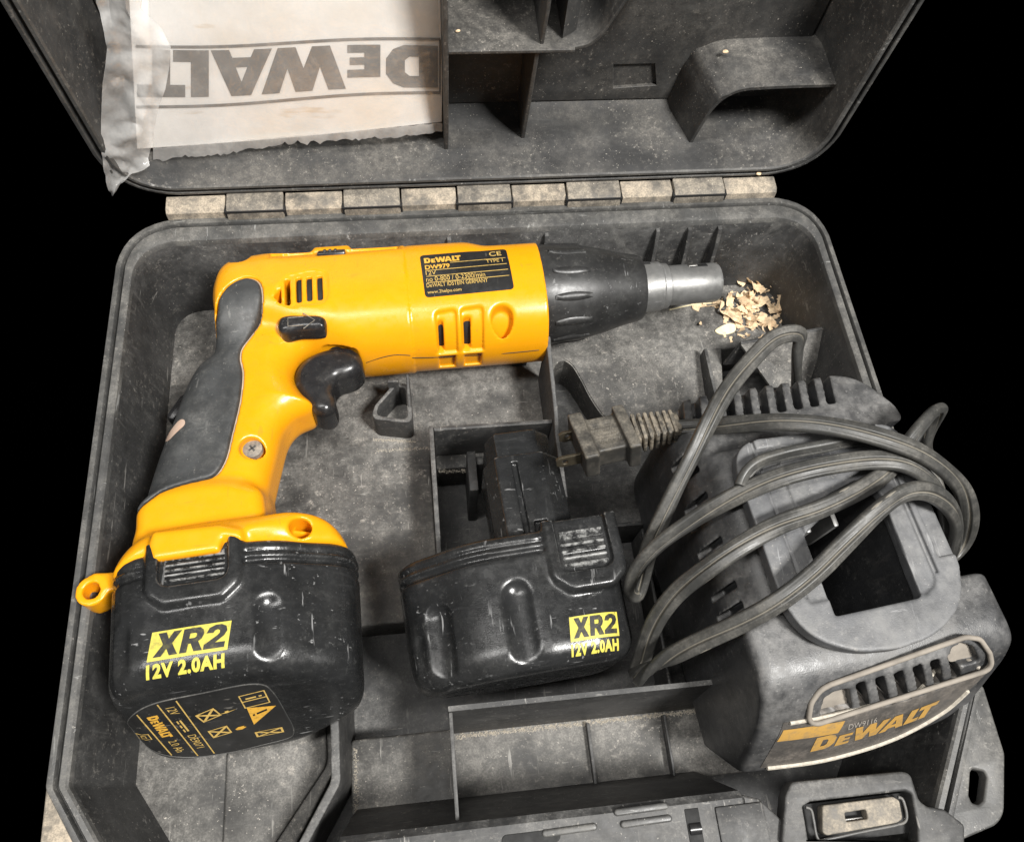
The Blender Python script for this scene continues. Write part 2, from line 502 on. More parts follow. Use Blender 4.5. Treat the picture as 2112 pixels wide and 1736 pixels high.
M = {}
M['case'] = plastic("dusty_black_case", (.030, .030, .030), .55, dust=.75, dcol=(.200, .196, .188), speck=.5, scuff=.7, scol=(.28, .27, .25), spcol=(.55, .51, .45), patch=26, lo=.40, hi=.64, smear=.22, flat_dust=.22)
M['floor'] = plastic("dusty_case_floor", (.036, .035, .033), .6, dust=1.0, dcol=(.215, .206, .190), hf=.35, speck=1.0, spcol=(.62, .57, .50), patch=34, lo=.34, hi=.62, scuff=.9, smear=.25, scol=(.27, .26, .24), flat_dust=.3)
M['lid'] = plastic("dusty_black_lid", (.030, .030, .030), .55, dust=.66, dcol=(.185, .172, .152), speck=.8, spcol=(.5, .46, .40), patch=24, lo=.36, hi=.66, smear=.2, scol=(.17, .17, .16), flat_dust=.50)
M['rim'] = plastic("worn_rim", (.055, .055, .054), .42, dust=.7, dcol=(.22, .21, .19), speck=.6, patch=40, lo=.35, hi=.7, scuff=.7, scol=(.3, .3, .29), flat_dust=.5)
M['gasket'] = plastic("rubber_gasket", (.008, .008, .008), .6, bump=0)
M['hinge'] = plastic("sawdust_hinge", (.10, .092, .08), .7, dust=1.0, dcol=(.46, .39, .30), speck=.4, spcol=(.58, .51, .41), patch=70, lo=.30, hi=.56, flat_dust=.9)
M['hinge2'] = plastic("grey_hinge", (.075, .070, .063), .6, dust=.85, dcol=(.36, .315, .25), speck=.8, spcol=(.7, .62, .5), patch=80, lo=.26, hi=.58, flat_dust=.9)
M['yellow'] = plastic("yellow_housing", (.80, .335, .005), .29, bump=.10, grain=2600, speck=.05, spcol=(.35, .16, .02), spec=.5, vary=.03, smear=.16, scol=(.40, .19, .03), scuff=.3)
M['recess'] = plastic("dusty_yellow_recess", (.72, .28, .01), .6, dust=.8, dcol=(.62, .42, .22), patch=150, lo=.3, hi=.6, flat_dust=.8)
M['rubber'] = plastic("grey_rubber_grip", (.040, .042, .043), .50, dust=.5, dcol=(.16, .158, .15), patch=45, lo=.4, hi=.8, scuff=.6, scol=(.2, .2, .19), speck=.3, flat_dust=.5)
M['seam'] = plastic("dusty_seam", (.42, .33, .24), .7, bump=0)
M['gloss'] = plastic("black_gloss", (.016, .016, .017), .28, dust=.25, dcol=(.15, .14, .125), patch=60, lo=.45, hi=.8, bump=.05, speck=.15)
M['nose'] = plastic("black_nose", (.022, .022, .022), .40, dust=.35, dcol=(.13, .13, .12), patch=50, lo=.4, hi=.8, bump=.08, speck=.25, scuff=.5, scol=(.25, .25, .25))
M['pack'] = plastic("black_pack", (.014, .0145, .015), .25, dust=.22, dcol=(.12, .117, .11), patch=34, lo=.42, hi=.8, bump=.22, grain=2200, speck=.16, spcol=(.42, .42, .40), scuff=1.0, scol=(.24, .24, .24), smear=.07, edge=.85, ecol=(.36, .36, .35), elo=.525, ehi=.58)
M['dark'] = plastic("dark_inside", (.007, .007, .007), .7, bump=0)
M['metal'] = plastic("worn_steel", (.25, .25, .245), .42, dust=.35, dcol=(.30, .29, .27), patch=80, lo=.4, hi=.7, bump=.1, speck=.3, scuff=.5, scol=(.5, .5, .5))
for q in ('metal',):
    M[q].node_tree.nodes["Principled BSDF"].inputs["Metallic"].default_value = .55
M['steel'] = simple("bright_steel", (.42, .41, .39), .42, 1.0)
M['brass'] = simple("brass", (.30, .21, .09), .45, .8)
M['charger'] = plastic("grey_charger", (.028, .029, .031), .36, dust=.75, dcol=(.225, .220, .213), patch=24, lo=.28, hi=.66, hf=.06, bump=.3, grain=1900, speck=.45, spcol=(.5, .48, .45), flat_dust=.04, smear=.12, scol=(.36, .33, .29), edge=.4, ecol=(.34, .32, .29))
M['collar'] = plastic("grey_collar", (.090, .092, .097), .45, dust=.6, dcol=(.25, .247, .24), hf=.06, patch=45, lo=.3, hi=.7, bump=.3, grain=2000, speck=.4, flat_dust=.15, scuff=.4, scol=(.38, .38, .38), edge=.5, ecol=(.42, .41, .39))
M['dustpocket'] = plastic("packed_dust", (.22, .195, .165), .8, dust=.6, dcol=(.34, .30, .25), patch=120, bump=.3, grain=900)
M['cord'] = plastic("dusty_cord", (.038, .038, .036), .42, dust=.55, dcol=(.17, .16, .14), patch=60, lo=.35, hi=.68, bump=.12, speck=.15, flat_dust=.35, edge=.55, ecol=(.34, .31, .255), elo=.505, ehi=.56, en=(.15, .45))
M['plug'] = plastic("dusty_plug", (.028, .027, .025), .5, dust=.6, dcol=(.22, .195, .155), patch=90, lo=.3, hi=.62, bump=.12, flat_dust=.15, edge=.6, ecol=(.34, .29, .22), elo=.52, ehi=.58)
M['label'] = plastic("black_label", (.018, .018, .018), .35, dust=.25, dcol=(.11, .11, .11), patch=70, lo=.45, hi=.75, bump=0, scuff=.4, scol=(.3, .28, .25))
M['worn'] = plastic("worn_label", (.055, .052, .049), .4, dust=.75, dcol=(.20, .175, .15), patch=70, lo=.3, hi=.65, bump=0, flat_dust=.8)
M['amber'] = ink("amber_ink", (.72, .40, .055), .45, (.06, .045, .02))
M['amber2'] = ink("pale_amber_ink", (.62, .42, .12), .5, (.05, .04, .03))
M['charger_ink'] = ink("dusty_amber_ink", (.50, .29, .07), .8, (.24, .18, .11), scale=220)
M['red_ink'] = ink("faded_red_ink", (.28, .075, .055), .6, (.15, .13, .11))
M['grey_ink'] = ink("faded_grey_ink", (.36, .33, .29), .5, (.15, .13, .11))
M['yellow_ink'] = ink("yellow_ink", (.56, .49, .07), .55, (.10, .10, .05), scale=420)
M['black_ink'] = ink("black_ink", (.016, .016, .016), .25, (.3, .27, .05))
M['wood'] = simple("pale_wood", (.74, .56, .36), .75, var=.25, scale=420)
M['wood2'] = simple("pale_chip", (.82, .72, .47), .7, var=.12)
M['screw'] = plastic("dusty_screw", (.16, .15, .135), .7, dust=.9, dcol=(.36, .31, .25), patch=320, lo=.3, hi=.6, flat_dust=.9)
M['prong'] = simple("tarnished_prong", (.10, .085, .06), .4, .7)
M['pale'] = simple("pale_dust_edge", (.44, .40, .335), .8, var=.2, scale=700)
M['peach'] = plastic("dusty_plug_mark", (.52, .35, .26), .8, dust=.8, dcol=(.48, .40, .33), patch=260, lo=.35, hi=.6)

s = NT("manual_paper")
f = s.ramp(s.noise(26, 4, .6), .35, .75)
c1 = s.mix(f, (.88, .86, .83), (.84, .78, .70))
f2 = s.math('MULTIPLY', s.ramp(s.noise(60, 3, .6, off=3, stretch=(.4, 1, 2)), .66, .78), .55)
s.link(s.mix(f2, c1, (.58, .40, .20)), s.b.inputs["Base Color"]); s.b.inputs["Roughness"].default_value = .8
s.link(s.bump(s.noise(40, 3, .5), .2, .002), s.b.inputs["Normal"])
M['paper'] = s.m
M['print'] = ink("grey_print", (.150, .138, .125), .5, (.34, .30, .26), .8, scale=200)

def film(name, alpha, tint=(.80, .78, .74), rough=.22):
    s = NT(name)
    tr = s.n.new("ShaderNodeBsdfTransparent"); df = s.n.new("ShaderNodeBsdfTranslucent"); d2 = s.n.new("ShaderNodeBsdfDiffuse")
    gl = s.n.new("ShaderNodeBsdfGlossy"); gl.inputs["Roughness"].default_value = rough
    gl.inputs["Color"].default_value = (1, 1, 1, 1)
    df.inputs[0].default_value = (*tint, 1); d2.inputs[0].default_value = (*tint, 1)
    m0 = s.n.new("ShaderNodeMixShader"); m0.inputs[0].default_value = .75
    s.link(df.outputs[0], m0.inputs[1]); s.link(d2.outputs[0], m0.inputs[2])
    m1 = s.n.new("ShaderNodeMixShader")
    s.link(s.ramp(s.noise(70, 4, .6), .3, .7, alpha * .7, min(1, alpha * 1.3)), m1.inputs[0])
    s.link(tr.outputs[0], m1.inputs[1]); s.link(m0.outputs[0], m1.inputs[2])
    lw = s.n.new("ShaderNodeLayerWeight"); lw.inputs[0].default_value = .35
    m2 = s.n.new("ShaderNodeMixShader"); s.link(s.ramp(lw.outputs[1], .0, 1.0, .045, .32), m2.inputs[0])
    bp = s.bump(s.noise(120, 3, .6, dist=.8), .6, .002)
    s.link(bp, gl.inputs["Normal"])
    s.link(m1.outputs[0], m2.inputs[1]); s.link(gl.outputs[0], m2.inputs[2])
    s.link(m2.outputs[0], s.out.inputs[0])
    return s.m
M['film'] = film("bag_film", .22, (.74, .73, .71), .18)
M['flap'] = film("bag_flap_film", .46, (.90, .89, .87), .07)
s = NT("black_ground"); s.b.inputs["Base Color"].default_value = (0, 0, 0, 1); s.b.inputs["Roughness"].default_value = 1
s.b.inputs["Specular IOR Level"].default_value = 0.0
M['ground'] = s.m
# ------------------------------------------------------------------ ground (pitch black, as far as the picture shows)
GZ = -0.090
mesh_obj("ground", [(-6, -6, GZ), (6, -6, GZ), (6, 6, GZ), (-6, 6, GZ)], [(0, 1, 2, 3)], M['ground'], kind="structure")

# ------------------------------------------------------------------ the tool case
W = 0.370
case = thing("tool_case", (W / 2, -0.15, GZ), "open dusty black plastic tool case with lid standing upright", "tool case")
YF = -0.335
def ring_pts(ds, db, r=0.028):
    P = [(ds, -.262), (ds, -db), (W - ds, -db), (W - ds, -.262), (W - .046 - ds * .6, YF + ds), (.046 + ds * .6, YF + ds)]
    return round_poly(P, [.004, max(r - ds, .008), max(r - ds, .008), .004, .01, .01], 8)
def loft(rings, cap0=False, cap1=False):
    V, F = [], []; m = len(rings[0])
    for rg in rings: V += list(rg)
    for i in range(len(rings) - 1):
        for j in range(m):
            k = (j + 1) % m
            F.append((i * m + j, i * m + k, (i + 1) * m + k, (i + 1) * m + j))
    if cap0: F.append(tuple(range(m)))
    if cap1: F.append(tuple((len(rings) - 1) * m + j for j in range(m))[::-1])
    return V, F
def tray_rings(spec): return [[(x, y, z) for x, y in ring_pts(a, b)] for a, b, z in spec]
outer = [(.011, .013, -.0895), (.009, .011, -.0895), (.0045, .0045, -.030), (.0030, .0030, -.0085), (.0004, .0004, -.0075), (0, 0, -.0065), (0, 0, -.0016), (.0007, .0008, -.0002), (.0016, .0018, 0), (.0030, .0040, 0), (.0034, .0044, -.0008), (.0034, .0044, -.0034), (.0052, .0066, -.0034), (.0052, .0066, .0002), (.0057, .0074, .0010), (.0078, .0120, .0010), (.0088, .0150, .0002), (.0094, .0165, -.0020), (.0115, .0200, -.030), (.0140, .0240, -.052), (.0160, .0260, -.0780)]
V, F = loft(tray_rings(outer), True, True)
tray = mesh_obj("tray", V, F, M['case'], case, angle=32, label="open lower half of the case with moulded compartments")
def rim_faces(ob, m, r0, r1):
    ob.data.materials.append(M['rim'])
    for i, p in enumerate(ob.data.polygons):
        if r0 * m <= i < r1 * m: p.material_index = 1
rim_faces(tray, len(ring_pts(0, 0)), 5, 17)
V, F = loft(tray_rings([(.0036, .0046, -.0032), (.0040, .0050, -.0022), (.0046, .0060, -.0022), (.0050, .0064, -.0032)]))
mesh_obj("rim_groove", V, F, M['gasket'], tray, angle=40)

# raised floors: the ledge under the tool, the corner bay and the bay at the front
def slab(name, P, z0, z1, mat=None, r=.006, bevel=.0012, parent=None, **kw):
    return plate(name, [round_poly(P, r, 5)], z0, z1, mat or M['floor'], parent or tray, bevel=bevel, **kw)
slab("raised_floor", [(.012, -.018), (.358, -.018), (.356, -.066), (.222, -.068), (.2145, -.080), (.2120, -.1165), (.1480, -.1165), (.1480, -.204), (.012, -.204)], -.0785, -.050)
slab("corner_floor", [(.012, -.214), (.098, -.214), (.098, -.264), (.060, -.328), (.050, -.328), (.012, -.262)], -.0785, -.052)
slab("corner_floor_step", [(.052, -.250), (.094, -.226), (.095, -.262), (.066, -.300), (.052, -.300)], -.053, -.0495, r=.008)
slab("front_floor", [(.104, -.2525), (.290, -.2525), (.290, -.284), (.104, -.284)], -.0785, -.060, r=.002)
# sloping apron in front of the nose trough
def prism_zy(name, prof, x0, x1, mat, parent, bevel=.0006, **kw):       # profile (y,z) run along x
    Mx = Matrix(((0, 0, 1, 0), (1, 0, 0, 0), (0, 1, 0, 0), (0, 0, 0, 1)))
    return plate(name, [prof], x0, x1, mat, parent, bevel=bevel, M=Mx, **kw)
def prism_zx(name, prof, y0, y1, mat, parent, bevel=.0006, **kw):       # profile (x,z) run along y (y0<y1)
    Mx = Matrix(((1, 0, 0, 0), (0, 0, -1, 0), (0, 1, 0, 0), (0, 0, 0, 1)))
    return plate(name, prof if isinstance(prof[0], list) else [prof], -y1, -y0, mat, parent, bevel=bevel, M=Mx, **kw)
ap = spline_pts([(.224, -.067), (.229, -.0705), (.2335, -.079), (.238, -.090), (.2445, -.101), (.254, -.1085), (.266, -.1115), (.285, -.1100)], 6, closed=False)
ap = [tuple(q) for q in ap] + [(.305, -.106), (.3145, -.085), (.3165, -.066)]
V = [(x, y, -.0497 + (y + .066) * .22) for x, y in ap] + [(x, y, -.078) for x, y in ap]
n = len(ap)
F = [tuple(range(n))[::-1], tuple(range(n, 2 * n))] + [(j, (j + 1) % n, n + (j + 1) % n, n + j) for j in range(n)]
me = bpy.data.meshes.new("apron"); me.from_pydata(V, [], F); me.update()
bm = bmesh.new(); bm.from_mesh(me); bmesh.ops.recalc_face_normals(bm, faces=bm.faces[:])
bmesh.ops.bevel(bm, geom=[e for e in bm.edges if all(v.co.z > -.07 for v in e.verts)], offset=.0007, segments=2, affect='EDGES')
bm.to_mesh(me); bm.free()
mesh_link("apron", me, M['floor'], tray, angle=40)

# ledge the charger stands on
slab("charger_ledge", [(.268, -.246), (.345, -.240), (.345, -.128), (.268, -.134)], -.0785, -.0432)
# compartment walls
rbox("battery_bay_wall", (.1482, -.2050, -.078), (.1506, -.1165, -.020), M['case'], tray, .0007)
rbox("battery_bay_wall", (.1506, -.1190, -.078), (.2092, -.1166, -.021), M['case'], tray, .0007)
prism_zy("divider", [(-.0785, -.0775), (-.0785, -.006), (-.083, -.008), (-.118, -.014), (-.126, -.019), (-.158, -.020), (-.164, -.0775)], .2093, .2116, M['case'], tray)
rbox("battery_bay_wall", (.2120, -.1670, -.0775), (.2560, -.1648, -.046), M['case'], tray, .0006)
rbox("retaining_clip", (.1660, -.1480, -.0775), (.1705, -.1270, -.030), M['case'], tray, .0008)
rbox("retaining_clip", (.1705, -.1330, -.0775), (.1740, -.1285, -.034), M['case'], tray, .0006)
rbox("ledge", (.1506, -.1270, -.0775), (.2090, -.1190, -.052), M['floor'], tray, .0012)
rbox("charger_bay_wall", (.2525, -.2500, -.0775), (.2543, -.1670, -.052), M['case'], tray, .0006)

# hollow three-sided post under the trigger, with its two upright tabs
tp = round_poly([(.1195, -.1060), (.1220, -.0985), (.1325, -.0860), (.1400, -.0880), (.1405, -.1100)], .0035, 5)
ti = round_poly([(.1222, -.1042), (.1238, -.0990), (.1330, -.0885), (.1378, -.0898), (.1381, -.1078)], .0025, 5)
plate("tool_support", [tp, ti], -.0505, -.0300, M['case'], tray, .0005)
rbox("support_tab", (.1290, -.0895, -.0505), (.1345, -.0875, -.0235), M['case'], tray, .0005)
prism_zy("support_tab", [(-.1010, -.030), (-.0965, -.024), (-.0870, -.0215), (-.0858, -.030), (-.0858, -.0500), (-.1010, -.0500)], .1385, .1400, M['case'], tray, .0004)

# saddles the tool lies in
for x in (.075, .118, .160, .200):
    prism_zx("saddle", [(-.004 + x, -.0505), (x - .004, -.0455), (x + .004, -.0455), (x + .004, -.0505)], -.070, -.034, M['case'], tray, .0004)
rbox("saddle", (.040, -.196, -.051), (.100, -.190, -.0345), M['case'], tray, .0006)
rbox("saddle", (.040, -.240, -.053), (.100, -.236, -.0345), M['case'], tray, .0006)

# upright ribs on the back wall
for px, dep in ((1361, .010), (1428, .011), (1491, .010), (1128, .007), (925, .005)):
    x = U(px, 470, 0)[0]
    prism_zy("wall_rib", [(-.0155, -.003), (-.0190, -.003), (-.0225, -.012), (-.0225 - dep, -.0495), (-.0190, -.0495)], x - .0011, x + .0011, M['case'], tray, .0004)

# corner bracket by the right-hand wall
prism_zx("corner_bracket", [(.3155, -.0500), (.3180, -.0270), (.3620, -.0160), (.3600, -.0500)], -.0770, -.0750, M['case'], tray, .0005)
V = [(.318, -.077, -.0275), (.3615, -.077, -.0165), (.3560, -.098, -.040), (.3350, -.0975, -.0405)]
V += [(x, y, z - .0016) for x, y, z in V]
mesh_obj("corner_bracket", V, [(0, 3, 2, 1), (4, 5, 6, 7), (0, 1, 5, 4), (1, 2, 6, 5), (2, 3, 7, 6), (3, 0, 4, 7)], M['floor'], tray)
rbox("corner_bracket", (.3340, -.1170, -.0775), (.3358, -.0975, -.0400), M['case'], tray, .0005)
rbox("corner_bracket", (.3030, -.0985, -.0775), (.3050, -.0700, -.0420), M['case'], tray, .0005)

# front bays
prism_zy("divider", [(-.2470, -.0080), (-.2490, -.0080), (-.2545, -.0605), (-.2545, -.0775), (-.2500, -.0775)], .1490, .2740, M['case'], tray, .0004)
rbox("thin_rib", (.1492, -.2920, -.0775), (.1508, -.2492, -.0095), M['case'], tray, .0004)
lw = [(.1000, -.218), (.1035, -.218), (.1045, -.2705), (.0930, -.2890), (.070, -.325), (.067, -.325), (.0895, -.2880), (.1008, -.2695)]
plate("bay_wall", [round_poly(lw, [.001, .001, .006, .004, .001, .001, .004, .006], 5)], -.0775, -.0210, M['case'], tray, .0007)
rbox("cross_rib", (.2120, -.2845, -.0775), (.2135, -.2560, -.056), M['case'], tray, .0004)
rbox("cross_rib", (.2480, -.2845, -.0775), (.2492, -.2560, -.054), M['case'], tray, .0004)
prism_zy("front_wall", [(-.2800, -.0775), (-.2812, -.0600), (-.2838, -.0360), (-.2850, -.0330), (-.2890, -.0030), (-.2915, -.0004), (-.3250, -.0004), (-.3250, -.0775)], .1060, .2600, M['case'], tray, .0008)
fw = [(.2595, -.2905), (.2660, -.2925), (.2735, -.3010), (.2755, -.3250), (.2595, -.3250)]
plate("front_wall_end", [round_poly(fw, [.0005, .003, .004, .001, .0005], 4)], -.0775, -.0006, M['case'], tray, .0008)
for (px, py, L, rot) in ((1322, 1668, .0105, .0), (1333, 1693, .0100, .0), (1175, 1711, .0105, .0)):
    q = U(px, py, .0)
    plate("raised_bead", [capsule(q[0], q[1], L, .0013, 5, R_(1))], -.0012, .0008, M['rim'], tray, .0007)
q = U(1430, 1690, 0)
rbox("pin_slot", (q[0] - .0028, q[1] - .010, -.004), (q[0] + .0028, q[1] + .004, -.0001), M['dark'], tray, .0004)
lathe("hinge_pin", [(-.0022, 0), (-.0022, .0022), (.0022, .0022), (.0022, 0)], Matrix.Translation((q[0] + .0002, q[1] - .003, -.0008)), M['gloss'], tray, n=20)
q = U(1535, 1690, 0)
rbox("raised_panel", (q[0] - .0105, q[1] - .011, -.003), (q[0] + .0085, q[1] + .0055, .0006), M['case'], tray, .0007)
q = U(1095, 1722, 0)
plate("handle_slot", [capsule(q[0], q[1] - .0010, .011, .0022, 6)], -.002, .0000, M['dark'], tray, 0.0002)

# sawdust packed along the foot of walls
rd = random.Random(3)
def dust_line(P, Q, z, n, r):
    P, Q = np.array(P), np.array(Q); V, F = [], []
    d = (Q - P) / np.linalg.norm(Q - P); nn = np.array([-d[1], d[0]])
    for i in range(n):
        c = P + (Q - P) * (i / n) + nn * rd.gauss(0, r * .9) + d * rd.uniform(-1, 1) * r
        s = rd.uniform(.3, 1.0) * r; a = rd.uniform(0, 6.28)
        b0 = len(V)
        for k in range(3): V.append((c[0] + s * math.cos(a + k * 2.094), c[1] + s * math.sin(a + k * 2.094), z))
        V.append((c[0], c[1], z + s * .9)); F += [(b0, b0 + 1, b0 + 3), (b0 + 1, b0 + 2, b0 + 3), (b0 + 2, b0, b0 + 3)]
    return mesh_obj("sawdust_line", V, F, M['wood'] if False else M['pale'], tray, kind="stuff")
dust_line((.152, -.2558), (.272, -.2558), -.0600, 900, .00065)
dust_line((.119, -.1085), (.141, -.1115), -.0500, 200, .0005)
dust_line((.120, -.1150), (.150, -.1155), -.0500, 160, .0005)
dust_line((.152, -.1285), (.166, -.1285), -.0520, 90, .0006)
dust_line((.106, -.256), (.106, -.282), -.0600, 120, .0006)

# front corner flanges, one with the padlock slot
fl = [(.3665, -.2600), (.3712, -.2600), (.3705, -.2870), (.3610, -.3105), (.3430, -.3145), (.3260, -.3160), (.3260, -.3110), (.3370, -.3090)]
hole = [tuple(U(u, v, -.001)[:2]) for u, v in ((2006, 1585), (2030, 1590), (2034, 1602), (2028, 1650), (2018, 1659), (2004, 1655), (1998, 1640), (2001, 1592))]
plate("corner_flange", [round_poly(fl, [.001, .002, .006, .010, .004, .002, .002, .01], 6), round_poly(hole, .0012, 4)], -.0065, -.0006, M['rim'], tray, .0010)
fl2 = [(.0035, -.2600), (-.0012, -.2600), (-.0005, -.2870), (.0090, -.3105), (.0270, -.3145), (.0440, -.3160), (.0330, -.3090)]
plate("corner_flange", [round_poly(fl2, [.001, .002, .006, .010, .004, .002, .01], 6)], -.0085, -.0040, M['hinge'], tray, .0010)

# latch
lat = thing_parent = plate("latch_housing", [round_poly([tuple(U(u, v, .002)[:2]) for u, v in ((1612, 1740), (1620, 1640), (1632, 1612), (1860, 1590), (1878, 1594), (1896, 1650), (1912, 1662), (1948, 1668), (1990, 1700), (1990, 1745))],
             [.001, .003, .003, .004, .004, .003, .002, .002, .002, .001], 5),
             round_poly([tuple(U(u, v, .002)[:2]) for u, v in ((1668, 1736), (1655, 1662), (1672, 1652), (1868, 1630), (1880, 1636), (1893, 1705), (1893, 1736))], .0010, 4)],
             -.0060, .0022, M['case'], case, .0010, label="grey latch housing on the front edge")
rbox("latch_recess", tuple(U(1650, 1745, -.004)[:2]) + (-.0062,), tuple(U(1890, 1630, -.004)[:2]) + (-.0042,), M['dark'], lat, .0003)
lp = [tuple(U(u, v, .001)[:2]) for u, v in ((1696, 1660), (1842, 1642), (1855, 1650), (1862, 1688), (1850, 1696), (1706, 1722), (1696, 1716))]
lh = [tuple(U(u, v, .001)[:2]) for u, v in ((1742, 1675), (1786, 1668), (1790, 1688), (1745, 1694))]
plate("latch_plate", [round_poly(lp, .0014, 5), round_poly(lh, .0006, 3)], -.0040, .0012, M['hinge2'], lat, .0006)
rbox("latch_tooth", tuple(U(1744, 1693, -.001)[:2]) + (-.0038,), tuple(U(1780, 1683, -.001)[:2]) + (-.0012,), M['steel'], lat, .0003)
wl = [U(u, v, .0002) for u, v in ((1662, 1664), (1672, 1668), (1678, 1690), (1684, 1722), (1690, 1732), (1705, 1730), (1780, 1714), (1850, 1700), (1866, 1694), (1870, 1684), (1866, 1660), (1860, 1646), (1852, 1643))]
tube("wire_loop", [tuple(q) for q in spline_pts(wl, 5, closed=False)], .0006, M['rim'], lat, 8)

# ------------------------------------------------------------------ hinge: every knuckle is a piece
xs = [U(px, 450 - (px - 345) * .038, 0)[0] for px in (345, 470, 590, 710, 828, 943, 1055, 1167, 1278, 1385, 1490, 1598)]
for i in range(11):
    odd = i % 2 == 1
    x0, x1 = xs[i] + .0004, xs[i + 1] - .0004
    if odd: rbox("hinge_gap_shade", (x0 - .0011, -.0019, -.0040), (x1 + .0011, .0030, .0048), M['dark'], case, .0003)  # added dark plate, its colour standing in for shade around the knuckle
    if odd:   # belongs to the lid, reaches lower
        pr = [(.0085, .0066), (.0014, .0063), (-.0016, .0046), (-.0028, .0002), (-.0026, -.0010), (.0050, -.0040), (.0090, .0000)]
    else:
        pr = [(.0088, .0054), (.0014, .0050), (-.0006, .0034), (-.0014, -.0030), (.0040, -.0060), (.0088, -.0010)]
    prism_zy("hinge_knuckle", pr, x0, x1, M['hinge2'] if odd else M['hinge'], case, .0005)

# ------------------------------------------------------------------ lid, standing upright
LH = 0.300
ln = R_(-2.1)
LF = Frame((0, .0085, .0060), (1, 0))
LF.M = np.array([[1, 0, 0], [0, math.sin(ln), math.cos(ln)], [0, math.cos(ln), -math.sin(ln)]])   # x, up, depth
def lw_(x, h, d): return tuple(LF.w((x, h, d)))
def lid_ring(ds, dep, r=.030):
    P = [(ds, LH - ds), (ds, ds), (W - ds, ds), (W - ds, LH - ds)]
    return [lw_(x, h, dep) for x, h in round_poly(P, max(r - ds, .008), 10)]
spec = [(.010, .0510), (.0045, .0480), (.0012, .0060), (0, .0050), (0, .0012), (.0008, .0002), (.0022, 0), (.0026, .0004), (.0026, .0034), (.0050, .0034), (.0050, -.0002), (.0056, -.0010), (.0070, -.0010), (.0078, -.0002), (.0092, .0060), (.0120, .0380), (.0150, .0440)]
V, F = loft([lid_ring(a, b) for a, b in spec], True, True)
F = [tuple(reversed(f)) for f in F]
lid = mesh_obj("lid", V, F, M['lid'], case, angle=32, label="lid of the case standing upright on its hinge")
rim_faces(lid, len(V) // len(spec), 3, 13)
V, F = loft([lid_ring(a, b) for a, b in ((.0027, .0032), (.0030, .0018), (.0046, .0018), (.0049, .0032))])
mesh_obj("lid_gasket", V, F, M['gasket'], lid, angle=40)
def lplate(name, P, d0, d1, mat=None, bevel=.0004, r=None):      # outline in lid plane (x, up), thickness in depth
    Mx = LF.mat()
    return plate(name, [P], d0, d1, mat or M['lid'], lid, bevel=bevel, M=Mx)
# ribs: outline in (depth, up) run along x
def lrib(name, prof, x0, x1, mat=None, bevel=.0004):
    B = LF.mat() @ Matrix(((0, 0, 1, 0), (0, 1, 0, 0), (1, 0, 0, 0), (0, 0, 0, 1)))
    return plate(name, [prof], x0, x1, mat or M['lid'], lid, bevel=bevel, M=B)
def lshelf(name, outline, h0, h1, mat=None, bevel=.0004):        # outline in (x, depth), thickness upwards
    B = LF.mat() @ Matrix(((1, 0, 0, 0), (0, 0, 1, 0), (0, 1, 0, 0), (0, 0, 0, 1)))
    return plate(name, [outline], h0, h1, mat or M['lid'], lid, bevel=bevel, M=B)
lrib("lid_rib", [(.0440, .004), (.0170, .006), (.0100, .040), (.0080, .090), (.0070, .200), (.0440, .200)], .1655, .1677)
lrib("lid_rib", [(.0440, .006), (.0225, .007), (.0160, .040), (.0100, .0775), (.0440, .0775)], .2065, .2085)
lrib("lid_rib", [(.0440, .0790), (.0120, .0790), (.0080, .100), (.0080, .200), (.0440, .200)], .2085, .2103)
sh = [(.1677, .0440), (.1677, .0085), (.2240, .0085), (.2280, .0440)]
lshelf("lid_shelf", sh, .0770, .0788)
cw = spline_pts([(.2225, .0770), (.2300, .0785), (.2355, .0840), (.2395, .0930), (.2450, .1040), (.2560, .1120), (.2700, .1150)], 5, closed=False)
cw2 = [(q[0] - .0008, q[1] + .0018) for q in reversed(cw)]
lplate("lid_curved_wall", [tuple(q) for q in cw] + cw2, .0100, .0440)
# right-hand bracket: shelf turning down into an upright wall
b1 = spline_pts([(.2985, .0020), (.3000, .0200), (.3020, .0360), (.3055, .0440), (.3120, .0482), (.3250, .0495), (.3640, .0500)], 6, closed=False)
b2 = [(q[0] - .0016 if q[0] < .306 else q[0], q[1] + (.0017 if q[0] > .303 else .0006)) for q in reversed(b1)]
V, F = [], []
outl = [tuple(q) for q in b1] + b2
m = len(outl)
for dep, dx, dh in ((.0125, 0, 0), (.0440, -.0095, .0030)):
    for (x, h) in outl:
        k = max(0, min(1, (.345 - x) / .045))
        d = dep + (.0045 * max(0, 1 - h / .044) if dep < .02 else 0)
        V.append(lw_(x + dx * k, h + dh, d))
F = [(j, (j + 1) % m, m + (j + 1) % m, m + j) for j in range(m)] + [tuple(range(m))[::-1], tuple(range(m, 2 * m))]
mesh_obj("lid_bracket", V, F, M['lid'], lid, angle=40)
# recessed panel and small moulding marks on the lid
rc = [UY(u, v, .053) for u, v in ((1262, 128), (1346, 126), (1350, 172), (1262, 178))]
fr = [(q[0], (q[2] - .006)) for q in rc]
def lframe(name, P, t, d0, d1):
    c = np.mean(np.array(P), 0); inn = [tuple(c + (np.array(p) - c) * (1 - t)) for p in P]
    plate(name, [P, inn], d0, d1, M['lid'], lid, bevel=.0003, M=LF.mat())
plate("back_panel", [round_poly([(.0160, .0155), (.3540, .0155), (.3540, .2840), (.0160, .2840)], .012, 6), fr], .0420, .0452, M['lid'], lid, bevel=.0006, M=LF.mat())
for px, py in ((1285, 322), (1388, 322), (1400, 332)):
    q = U(px, py, .0150)
    rbox("moulding_mark", (q[0] - .0011, q[1] - .004, q[2] - .0050), (q[0] + .0011, q[1] + .004, q[2] - .0024), M['dark'], lid, .0003)
q = U(1105, 55, .09)
